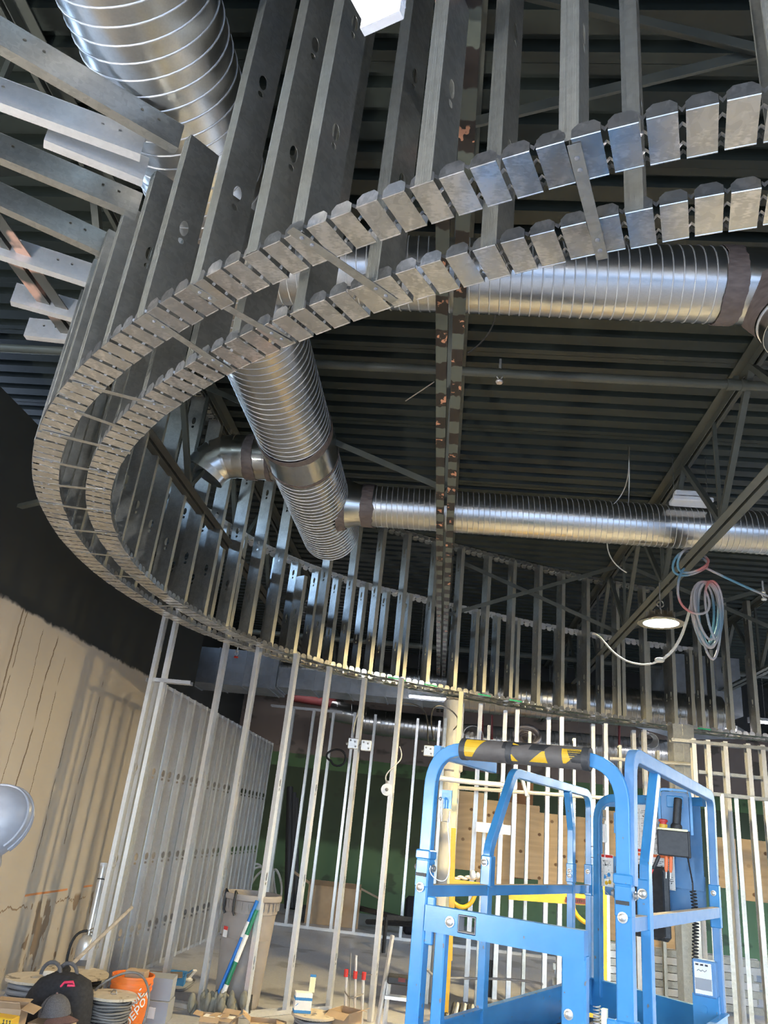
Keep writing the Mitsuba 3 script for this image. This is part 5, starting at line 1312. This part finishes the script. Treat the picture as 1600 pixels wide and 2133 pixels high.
tt = thing('yellow_case', 'bright yellow tool case edge at the bottom left corner with black numbers', 'tool case'); yc = P(8, 2126, Z=0.30); yc = P(10, 2124, Y=yc[1] - 0.35)
m = M(); m.rbox(yc - (0, 0, 0.06), (0.14, 0.10, 0.16), 0.006); obj('body', m, 'yellow', tt)
m = M(); m.bx(yc[0] - 0.07, yc[0] + 0.07, yc[1] - 0.05, yc[1] + 0.05, 0.0, yc[2] - 0.14); obj('stand', m, 'cardboard', tt)
tm = meshkit.text_mesh('111', 0.022, 0.001, True); m = M(); m.add(yc + (0.01, -0.0515, -0.01) + np.asarray(tm.vertices) @ np.array([(1, 0, 0), (0, 0, 1), (0, -1, 0)]), tm.faces); obj('number', m, 'ink', tt)
# extinguisher, broom, white tube
ec = P(160, 2062, Z=0)
t = thing('fire_extinguisher', 'shiny metal fire extinguisher standing against the tan wall', 'fire extinguisher')
m = M(); m.lathe([(0, 0), (0.085, 0.0), (0.09, 0.01), (0.09, 0.36), (0.082, 0.41), (0.05, 0.45), (0.02, 0.46)], ec, n=28); obj('tank', m, 'galv_bright', t, 40)
m = M(); m.lathe([(0.091, 0.12), (0.091, 0.26)], ec, n=28); obj('label_band', m, 'cable_grey', t, 40)
m = M(); m.lathe([(0.022, 0.45), (0.022, 0.50), (0, 0.505)], ec, n=14); m.bar(ec + (0.0, 0, 0.50), ec + (0.10, -0.03, 0.56), 0.018, 0.01); m.bar(ec + (0, 0, 0.49), ec + (0.09, -0.03, 0.47), 0.018, 0.008); obj('valve', m, 'bolt', t)
tk, _ = splprep(np.array([ec + (-0.01, 0, 0.49), ec + (-0.10, -0.02, 0.46), ec + (-0.15, -0.03, 0.30), ec + (-0.12, -0.05, 0.05)]).T, s=0); m = M(); m.tube(np.array(splev(np.linspace(0, 1, 30), tk)).T, 0.012, 8); obj('hose', m, 'black', t, True)
t = thing('push_broom', 'old wooden broom handle leaning up to the right from the extinguisher', 'broom')
a, b = P(143, 2015, Y=7.05), P(276, 1889, Y=7.5)
m = M(); m.tube([a, b], [0.017, 0.015], 10); obj('handle', m, 'wood', t, 40)
m = M(); m.tube([a + (a - b) * 0.10, a], [0.05, 0.03], 10); m.sphere(a + (a - b) * 0.14, 0.06, 1, (1, 1, .8)); obj('head', m, 'fabric_black', t, 40)
wt0, wt1 = P(178, 1980, X=-3.5), P(215, 1800, X=-3.68)
t = thing('white_tube', 'long white tube with a black band leaning at the corner of the tan wall', 'tube')
wt0 = np.array([wt0[0], wt0[1], 0.02]) if wt0[2] < 0.3 else wt0
m = M(); m.tube([P(172, 2012, X=-3.25), P(217, 1798, X=-3.32)], 0.033, 14); obj('tube', m, 'galv_bright', t, 40)
A, B = P(172, 2012, X=-3.25), P(217, 1798, X=-3.32); q = A + (B - A) * 0.83; m = M(); m.tube([q, q + (B - A) * 0.012], 0.035, 14); obj('band', m, 'black', t, 40)
m = M(); m.tube([B - (B - A) * 0.03, B], 0.036, 14); obj('cap', m, 'white_plastic', t, 40)

# waste bin with poles
bb = P(490, 2104, Z=0); bb = np.array([bb[0], bb[1], 0])
t = thing('waste_bin', 'tall beige grey plastic waste bin with worn stripes behind the curved wall studs', 'waste bin')
H_ = 0.98
m = M(); m.lathe([(0.0, 0.03), (0.19, 0.03), (0.205, 0.06), (0.252, H_ - 0.16), (0.262, H_ - 0.16), (0.264, H_ - 0.06), (0.275, H_ - 0.05), (0.288, H_ - 0.05), (0.292, H_ - 0.02), (0.285, H_), (0.272, H_), (0.262, H_ - 0.06), (0.2, 0.08), (0, 0.08)], bb, n=48); obj('tub', m, 'bin', t, 35)
for k in range(30):
    a = k * 2 * np.pi / 30; d = np.array([math.cos(a), math.sin(a), 0]); m = M(); m.box(bb + d * 0.274 + (0, 0, H_ - 0.095), (0.008, 0.012, 0.07), [d, (-d[1], d[0], 0), (0, 0, 1)]); obj('rim_rib', m, 'bin', t)
for s in (-1, 1):
    m = M(); m.lathe([(0, -0.03), (0.08, -0.03), (0.085, 0), (0.08, 0.03), (0, 0.03)], bb + (s * 0.14, -0.14, 0.085), (1, 0, 0), 18); obj('wheel', m, 'black', t, 40)
for x in (-0.22, -0.10):
    c = bb + (x, -0.285 + abs(x + 0.1) * 0.9, H_ - 0.02); m = M(); m.tube([c + (0, 0.06, 0.01), c + (0, 0, 0.04), c + (0, -0.01, -0.02), c + (0, 0.0, -0.13), c + (0.02, 0, -0.16)], 0.012, 8); obj('hook', m, 'black', t, True)
m = M(); c = bb + (-0.16, -0.205, H_ - 0.33); m.box(c, (0.06, 0.003, 0.09), [(.8, -.6, 0), (.6, .8, 0), (0, 0, 1)]); obj('sticker', m, 'paper', t); m = M(); m.box(c + (-0.001, -0.002, 0.03), (0.058, 0.003, 0.03), [(.8, -.6, 0), (.6, .8, 0), (0, 0, 1)]); obj('sticker_head', m, 'red', t)
yb0 = bb[1] - 0.34
for i, (a, b, mm, lab) in enumerate((((450, 2082), (536, 1876), 'pole_blue', 'blue mop pole leaning against the waste bin'), ((459, 2084), (534, 1896), 'pole_green', 'green mop pole with a white middle leaning on the waste bin'))):
    t = thing('mop', lab, 'mop'); A, B = P(*a, Y=yb0 - 0.03 * i), P(*b, Y=yb0 + 0.05)
    m = M(); m.tube([A, B], 0.017 if i == 0 else 0.02, 10); obj('pole', m, mm, t, 40)
    m = M(); q0, q1 = (0.62, 0.78) if i == 0 else (0.42, 0.72); m.tube([A + (B - A) * q0, A + (B - A) * q1], 0.0185 if i == 0 else 0.0215, 10); obj('printed_sleeve', m, 'paper', t, 40)
    if i == 1:
        m = M(); m.tube([A + (B - A) * 0.03, A + (B - A) * 0.17], 0.0213, 10); obj('lower_sleeve', m, 'paper', t, 40)
    m = M()
    for k in range(22):
        c = A + np.array([rng.normal(0.03 if i else -0.03, 0.06), rng.normal(0, 0.04), 0]); c[2] = 0.03 + 0.13 * rng.random(); m.sphere(c, 0.03 + 0.025 * rng.random(), 1, (0.7, 0.9, 1.3 + 0.9 * rng.random()))
    obj('mop_head', m, 'canvas', t, 60)

# cartons and spool in the front middle
for i, (x, y, s, r) in enumerate(((435, 2150, 0.16, 0.1), (468, 2152, 0.15, -0.1))):
    carton(P(x, y, Z=0), s, 0.15, 0.12, f'{"left" if i == 0 else "right"} of two small open cartons with white tops before the mops', rot=r)
    m = M(); q = P(x, y, Z=0); m.bx(q[0] - 0.06, q[0] + 0.06, q[1] - 0.05, q[1] + 0.05, 0.09, 0.115); one('paper_bundle', m, 'paper', f'white paper bundle in the {"left" if i == 0 else "right"} small open carton', 'paper')
carton(P(545, 2155, Z=0), 0.22, 0.18, 0.10, 'low open carton before the waste bin', rot=0.2)
m = M(); q = P(390, 2155, Z=0.02); m.sphere((0, 0, 0), 1.0, 4); vv = m.v[0]; vv *= (1 + 0.5 * (meshkit.fbm(vv * 2.6, 4) - 0.5) + 0.35 * (meshkit.noise(vv * 7.0) - 0.5))[:, None]; m.v[0] = q + np.maximum(vv, -0.1) * (0.22, 0.12, 0.05); one('plastic_sheet', m, 'paper', 'crumpled pale plastic sheet at the bottom edge', 'sheet', smooth=True)
c4 = P(648, 2160, Z=0); spool(c4, 0.19, 0.17, 'cable spool with a blue and white box on it before the bright studs', 'cable_grey', 5)
t = thing('fastener_box', 'small white and blue box with its lid up standing on a cable spool', 'box'); q = P(628, 2108, Y=c4[1] - 0.02); q[2] = 0.172
m = M(); m.rbox(q + (0, 0, 0.075), (0.145, 0.10, 0.15), 0.002, [(.96, .28, 0), (-.28, .96, 0), (0, 0, 1)]); obj('body', m, 'paper', t)
for z in (0.012, 0.105):
    m = M(); m.rbox(q + (0, 0, z), (0.147, 0.102, 0.022), 0.001, [(.96, .28, 0), (-.28, .96, 0), (0, 0, 1)]); obj('blue_band', m, 'boxblue', t)
m = M(); m.box(q + (0.06, 0.045, 0.21), (0.05, 0.003, 0.13), [(.96, .28, 0), (-.28, .96, 0), (0, 0, 1)]); obj('lid', m, 'cream', t); m = M(); m.box(q + (0.06, 0.045, 0.27), (0.052, 0.004, 0.02), [(.96, .28, 0), (-.28, .96, 0), (0, 0, 1)]); obj('lid_edge', m, 'boxblue', t)
m = M(); m.bar(q + (-0.05, -0.052, 0.05), q + (-0.03, -0.048, 0.07), 0.004, 0.03, (0, 1, 0)); obj('logo', m, 'pole_blue', t)
carton(P(715, 2160, Z=0), 0.20, 0.24, 0.2, 'open cardboard box with a big flap right of the small cable spool', rot=-0.4)
# wire stand with red caps
t = thing('wire_stand', 'thin metal rod stand with red capped posts in the front middle', 'stand'); ys = P(740, 2150, Z=0)[1]
for x, y0, y1, r, mm in ((731, 2140, 1960 + 25, 0.005, 'wire'), (742, 2145, 1990, 0.011, 'galv_bright'), (722, 2140, 2030, 0.014, 'galv_bright'), (757, 2142, 2036, 0.014, 'galv_bright')):
    m = M(); a, b = P(x - 4, y0, Y=ys), P(x, y1, Y=ys); a[2] = 0.0; m.tube([a, b], r, 8); obj('rod', m, mm, t, 40)
for x, y in ((721, 2028), (758, 2034), (740, 2032)):
    m = M(); c = P(x, y, Y=ys); m.tube([c - (0, 0, 0.025), c + (0, 0, 0.035)], 0.02, 10); obj('cap', m, 'red', t, 40)
for y in (2065, 2100):
    m = M(); a, b = P(718, y, Y=ys - 0.02), P(757, y + 5, Y=ys - 0.02); m.tube([a, P(727, y + 14, Y=ys - 0.1), P(742, y + 12, Y=ys - 0.1), b], 0.005, 6); obj('cross_wire', m, 'wire', t, True)
m = M(); m.tube([P(722, 2028, Y=ys), P(775, 2030, Y=ys)], 0.004, 6); obj('top_wire', m, 'wire', t)
# step ladder
t = thing('step_ladder', 'small aluminium step ladder with a black and red tray beside the lift', 'ladder'); yl = 7.4
for (a, b) in (((785, 2140), (818, 1948)), ((800, 2142), (812, 2035)), ((846, 2150), (862, 2030))):
    m = M(); m.tube([P(*a, Y=yl), P(*b, Y=yl)], 0.018, 4); obj('rail', m, 'galv_bright', t)
for y in (2075, 2135):
    m = M(); m.bar(P(802, y, Y=yl), P(850, y + 6, Y=yl), 0.10, 0.025); obj('tread', m, 'galv_bright', t)
m = M(); m.rbox((P(830, 2040, Y=yl)), (0.18, 0.16, 0.06), 0.01); obj('tray', m, 'black', t); m = M(); m.box(P(838, 2038, Y=yl) + (0, -0.082, 0), (0.06, 0.004, 0.03)); obj('tray_label', m, 'conduit_red', t)

# back room clutter
carton(P(690, 1925, Z=0), 0.95, 0.5, 0.62, 'brown cardboard box with a black and blue lower edge before the green wall', rot=0.1)
q = P(680, 1920, Z=0); m = M(); m.bx(q[0] - 0.42, q[0] + 0.1, q[1] - 0.33, q[1] - 0.3, 0.0, 0.26); one('printed_panel', m, 'black', 'black panel leaning on the brown cardboard box', 'panel'); m = M(); m.bar(q + (-0.15, -0.34, 0.02), q + (0.15, -0.34, 0.25), 0.01, 0.12, (0, 0, 1)); one('blue_strip', m, 'boxblue', 'blue strip across the black panel by the brown box', 'strip')
wire('long_black_pole', [P(735, 1888, Y=16), P(850, 1918, Y=13)], 0.045, 'black', 'upper long black pole lying toward the lift on the back floor', 'pole')
wire('long_black_pole', [P(765, 1920, Y=14), P(880, 1926, Y=12.6)], 0.04, 'black', 'lower long black pole lying toward the lift on the back floor', 'pole')
carton(P(850, 1950, Z=0) + (0.3, 1.2, 0), 0.4, 0.4, 0.75, 'brown box beside black gear left of the lift post', rot=0.0, open_=False)
m = M(); q = P(848, 1945, Z=0) + np.array([0.1, 0, 0]); m.rbox(q + (0, 0, 0.3), (0.35, 0.3, 0.6), 0.05); one('black_gear', m, 'fabric_black', 'black tool bag on the back floor left of the lift post', 'bag')
m = M(); q = P(805, 1910, Y=12.8); m.tube([q, (q[0], q[1], 0.0)], 0.03, 8); m.bar(q, q + (0.7, 0.2, 0.0), 0.05, 0.06); one('black_stand', m, 'black', 'black stand with a level arm before the green wall', 'stand')
for i, (x0, x1) in enumerate(((588, 604), (596, 611), (604, 616))):
    a, b = P(x0 + 10, 1900, Y=16.6), P(x1, 1640 + 12 * i, Y=17.2); a[2] = 0.05
    m = M(); m.tube([a, b], 0.07, 10); one('dark_tube', m, 'pipe_dark', f'{("left", "middle", "right")[i]} of three long dark tubes leaning in the back corner', 'tube', smooth=40)
for i in range(6):
    a = P(508 + 5 * i, 1885 + 4 * i, Y=15.4); b = P(535 + 8 * i, 1800 + 6 * (i % 3), Y=15.8); mid = (a + b) / 2 + np.array([-0.25 + 0.1 * i, 0, 0.2])
    wire('white_hose', [a, mid, b, b + np.array([0.1, 0, -0.5])], 0.022, 'cable_white', f'white plastic pipe bending up in the back left corner, the {nth(i)} from the left', 'pipe', 'white pipes in the back left corner')
# junction boxes on the studs
for i, (x, y, yy, lab) in enumerate(((736, 1549, pts[4][1] - 0.02, 'left of the pair of galvanised electrical boxes on the bright studs'), (763, 1553, pts[4][1] - 0.02, 'right of the pair of galvanised electrical boxes on the bright studs'), (893, 1564, 8.9, 'electrical box on the stud left of the lift handrail'), (1285, 1625, 9.6, 'electrical box seen through the right side of the lift'))):
    c = P(x, y, Y=yy); t = thing('junction_box', lab, 'electrical box')
    m = M(); m.rbox(c, (0.115, 0.055, 0.115), 0.008); obj('box', m, 'galv_bright', t)
    m = M(); m.box(c - (0, 0.0285, 0), (0.09, 0.003, 0.09)); obj('recess', m, 'wallstud', t)
    for sx, sz in ((-.03, .03), (.03, -.03), (0.02, 0.02)):
        m = M(); m.lathe([(0.011, 0), (0.011, 0.002), (0, 0.002)], c + (sx, -0.031, sz), (0, -1, 0), 10); obj('knockout', m, 'cable_grey', t)
    m = M(); m.tube([c + (-.058, 0, 0), c + (-.08, 0, -.01)], 0.014, 8); obj('connector', m, 'bolt', t)
c = P(806, 1645, Y=pts[5][1] - 0.02); t = thing('junction_box', 'round white box on the bright stud with two cables rising from it', 'electrical box'); m = M(); m.lathe([(0, -0.03), (0.06, -0.03), (0.062, 0.02), (0, 0.02)], c, (0, 1, 0), 20); obj('box', m, 'white_plastic', t, 40); m = M(); m.sphere(c + (0, -0.035, 0), 0.018, 1); obj('knockout', m, 'cable_grey', t); m = M(); m.tube([c + (0, 0, 0.06), c + (0, 0, 0.09)], 0.02, 8); obj('connector', m, 'bolt', t)
wire('armored_cable', [P(808, 1632, Y=8.45), P(806, 1612, Y=8.4), P(820, 1597, Y=8.4), P(835, 1580, Y=8.5), P(832, 1555, Y=8.6)], 0.007, 'cable_white', 'cable rising from the round white box and bending round the stud', 'cable')
wire('armored_cable', [P(893, 1548, Y=8.9), P(890, 1500, Y=9.3), P(870, 1470, Y=9.6), P(840, 1465, Y=9.7)], 0.008, 'wire', 'curved cable above the electrical box left of the lift handrail', 'cable')
wire('armored_cable', [P(904, 1540, Y=9.0), P(898, 1500, Y=9.3), P(915, 1470, Y=9.5), P(940, 1480, Y=9.5), P(945, 1520, Y=9.4)], 0.008, 'wire', 'looped cable beside the top of the white column', 'cable')
wire('armored_cable', [P(737, 1540, Y=8.7), P(738, 1510, Y=9), P(748, 1475, Y=9.4), P(752, 1450, Y=9.6)], 0.008, 'cable_white', 'cable rising from the left galvanised electrical box', 'cable')
wire('black_cable_loop', [P(690, 1585, Y=14), P(681, 1572, Y=14), P(695, 1562, Y=14), P(718, 1570, Y=14), P(716, 1590, Y=14), P(700, 1595, Y=14), P(690, 1585, Y=14)], 0.018, 'black', 'loop of black cable on the back partition', 'cable')
wire('floor_cable', [P(880, 2010, Y=8.2), P(900, 2030, Y=8.2), P(925, 2040, Y=8.6), P(980, 2038, Y=9.2), P(1060, 2040, Y=9.4), P(1130, 2050, Y=9.2)], 0.012, 'cable_grey', 'pair of grey cables strung low behind the blue lift', 'cable')
for i, (x, y0, y1) in enumerate(((1005, 1490, 1545), (1025, 1490, 1540), (1290, 1500, 1560))):
    m = M(); m.tube([P(x, y0, Y=13.2), P(x, y1, Y=13.2)], 0.02, 6); one('red_rod', m, 'conduit_red', f'dark red hanging rod behind the lift handrail, {nth(i)} from the left', 'rod', 'dark red hanging rods')
t = thing('drain_pipe', 'black plumbing pipe with grey fittings rising from the floor behind the lift', 'pipe'); a = P(1018, 2075, Z=0); m = M(); m.tube([(a[0], a[1], 0), (a[0] + 0.02, a[1], 0.62)], 0.055, 12); obj('stem', m, 'black', t, 40)
m = M(); m.tube([(a[0] + .02, a[1], 0.38), (a[0] + .02, a[1], 0.80)], 0.07, 12); m.tube([(a[0], a[1], 0.55), (a[0] - 0.16, a[1], 0.62), (a[0] - 0.17, a[1], 0.76)], 0.05, 10); obj('fitting', m, 'cable_grey', t, 40)
t = thing('cable_coil', 'coil of pale cable on the floor just behind the lift gate', 'cable'); c = P(958, 2125, Z=0.12)
for k in range(6):
    th = np.linspace(0, 2 * np.pi, 30)[:-1]; m = M(); m.tube(np.stack([c[0] - 0.09 + 0.035 * k + 0.03 * np.cos(th), c[1] + 0.12 * np.sin(th), c[2] + 0.13 * np.cos(th)], 1), 0.012, 6, closed=True); obj('turn', m, 'cable_white' if k % 2 else 'pipe_dark', t, True)
wire('sink_arm', [P(912, 1620, Y=9.0), P(975, 1628, Y=9.0), P(1050, 1635, Y=9.0)], 0.03, 'white_plastic', 'white level pipe right of the white column', 'pipe')
wire('paint_brush_handle', [P(1085, 1612, Y=8.9), P(1098, 1658, Y=8.9)], 0.022, 'white_plastic', 'white short handle hanging from the level pipe', 'handle')
m = M(); c = P(1022, 1725, Y=9.1); m.bx(c[0] - 0.16, c[0] + 0.22, c[1], c[1] + 0.06, c[2] - 0.05, c[2] + 0.05); one('stud_bracket', m, 'white_plastic', 'white bracket across two studs behind the slanted lift post', 'bracket')
# hard hat at the left edge
hc = P(-26, 1716, Y=2.85)
t = thing('hard_hat', 'grey hard hat with raised ridges at the left edge before the tan wall', 'hard hat')
fr_, up_ = np.array([0.60, -0.15, -0.78]), np.array([0.75, 0.25, 0.60]); fr_ /= np.linalg.norm(fr_); up_ -= fr_ * (up_ @ fr_); up_ /= np.linalg.norm(up_); HX = np.array([fr_, np.cross(up_, fr_), up_])
th = np.linspace(0, np.pi / 2, 12)
m = M(); m.lathe([(0.112 * math.cos(a), 0.155 * math.sin(a)) for a in th], (0, 0, 0), (0, 0, 1), 40); me = m.mesh(); v = np.asarray(me.vertices) * (1.12, 0.92, 1); obj('shell', trimesh.Trimesh(hc + v @ HX, me.faces, process=False), 'helmet', t, True)
for s in (-0.030, 0.0, 0.030):
    m = M(); m.tube([np.array([0.126 * math.cos(a) * math.sqrt(max(0.01, 1 - (s / 0.1) ** 2)), s, 0.156 * math.sin(a) * math.sqrt(max(0.01, 1 - (s / 0.1) ** 2))]) @ HX + hc for a in np.linspace(0.25, np.pi - 0.25, 24)], 0.0055, 6); obj('ridge', m, 'helmet', t, True)
m = M(); vs = []
for i in range(41):
    a = 2 * np.pi * i / 40; e = 0.006 + 0.03 * max(0, math.cos(a)) ** 1.5
    for r_, zz in ((0, 0.006), (e, -0.006), (e, -0.010), (0, -0.004)):
        vs.append(hc + np.array([(0.125 + r_) * math.cos(a), (0.103 + r_) * math.sin(a), zz]) @ HX)
m.add(vs, np.array([(4 * i + j, 4 * i + (j + 1) % 4, 4 * i + 4 + (j + 1) % 4, 4 * i + 4 + j) for i in range(40) for j in range(4)])); obj('brim', m, 'helmet', t, True)
m = M(); pz = hc + np.array([-0.12, 0.05, 0]); m.tube([(pz[0], pz[1], 0), (pz[0], pz[1], hc[2] - 0.02), hc + (0, 0, 0.02)], 0.018, 10); one('coat_stand', m, 'black', 'black stand that carries the grey hard hat', 'stand', smooth=40)
# small cut bracket low on the dark wall at left
m = M(); a, b = P(42, 1055, X=WX + 0.16), P(85, 1045, X=WX + 0.5); m.bar(a, b, 0.05, 0.03); one('steel_clip', m, 'joist', 'small dark steel clip sticking out of the black upper wall at left', 'bracket')

c = P(1440, 1045, Z=4.75); t = thing('flat_light', 'white flat fixture behind the right joist above the lower spiral duct', 'lamp')
m = M(); m.rbox(c, (0.36, 0.16, 0.05), 0.01); obj('housing', m, 'white_plastic', t)
m = M(); m.rbox(c + (-0.02, 0, 0.07), (0.26, 0.10, 0.05), 0.01); obj('driver_box', m, 'white_plastic', t)
for s in (-1, 1):
    m = M(); m.tube([c + (0.15 * s, 0, 0.03), (c[0] + 0.15 * s, c[1], DECK)], 0.003, 5); obj('hanger', m, 'wire', t)
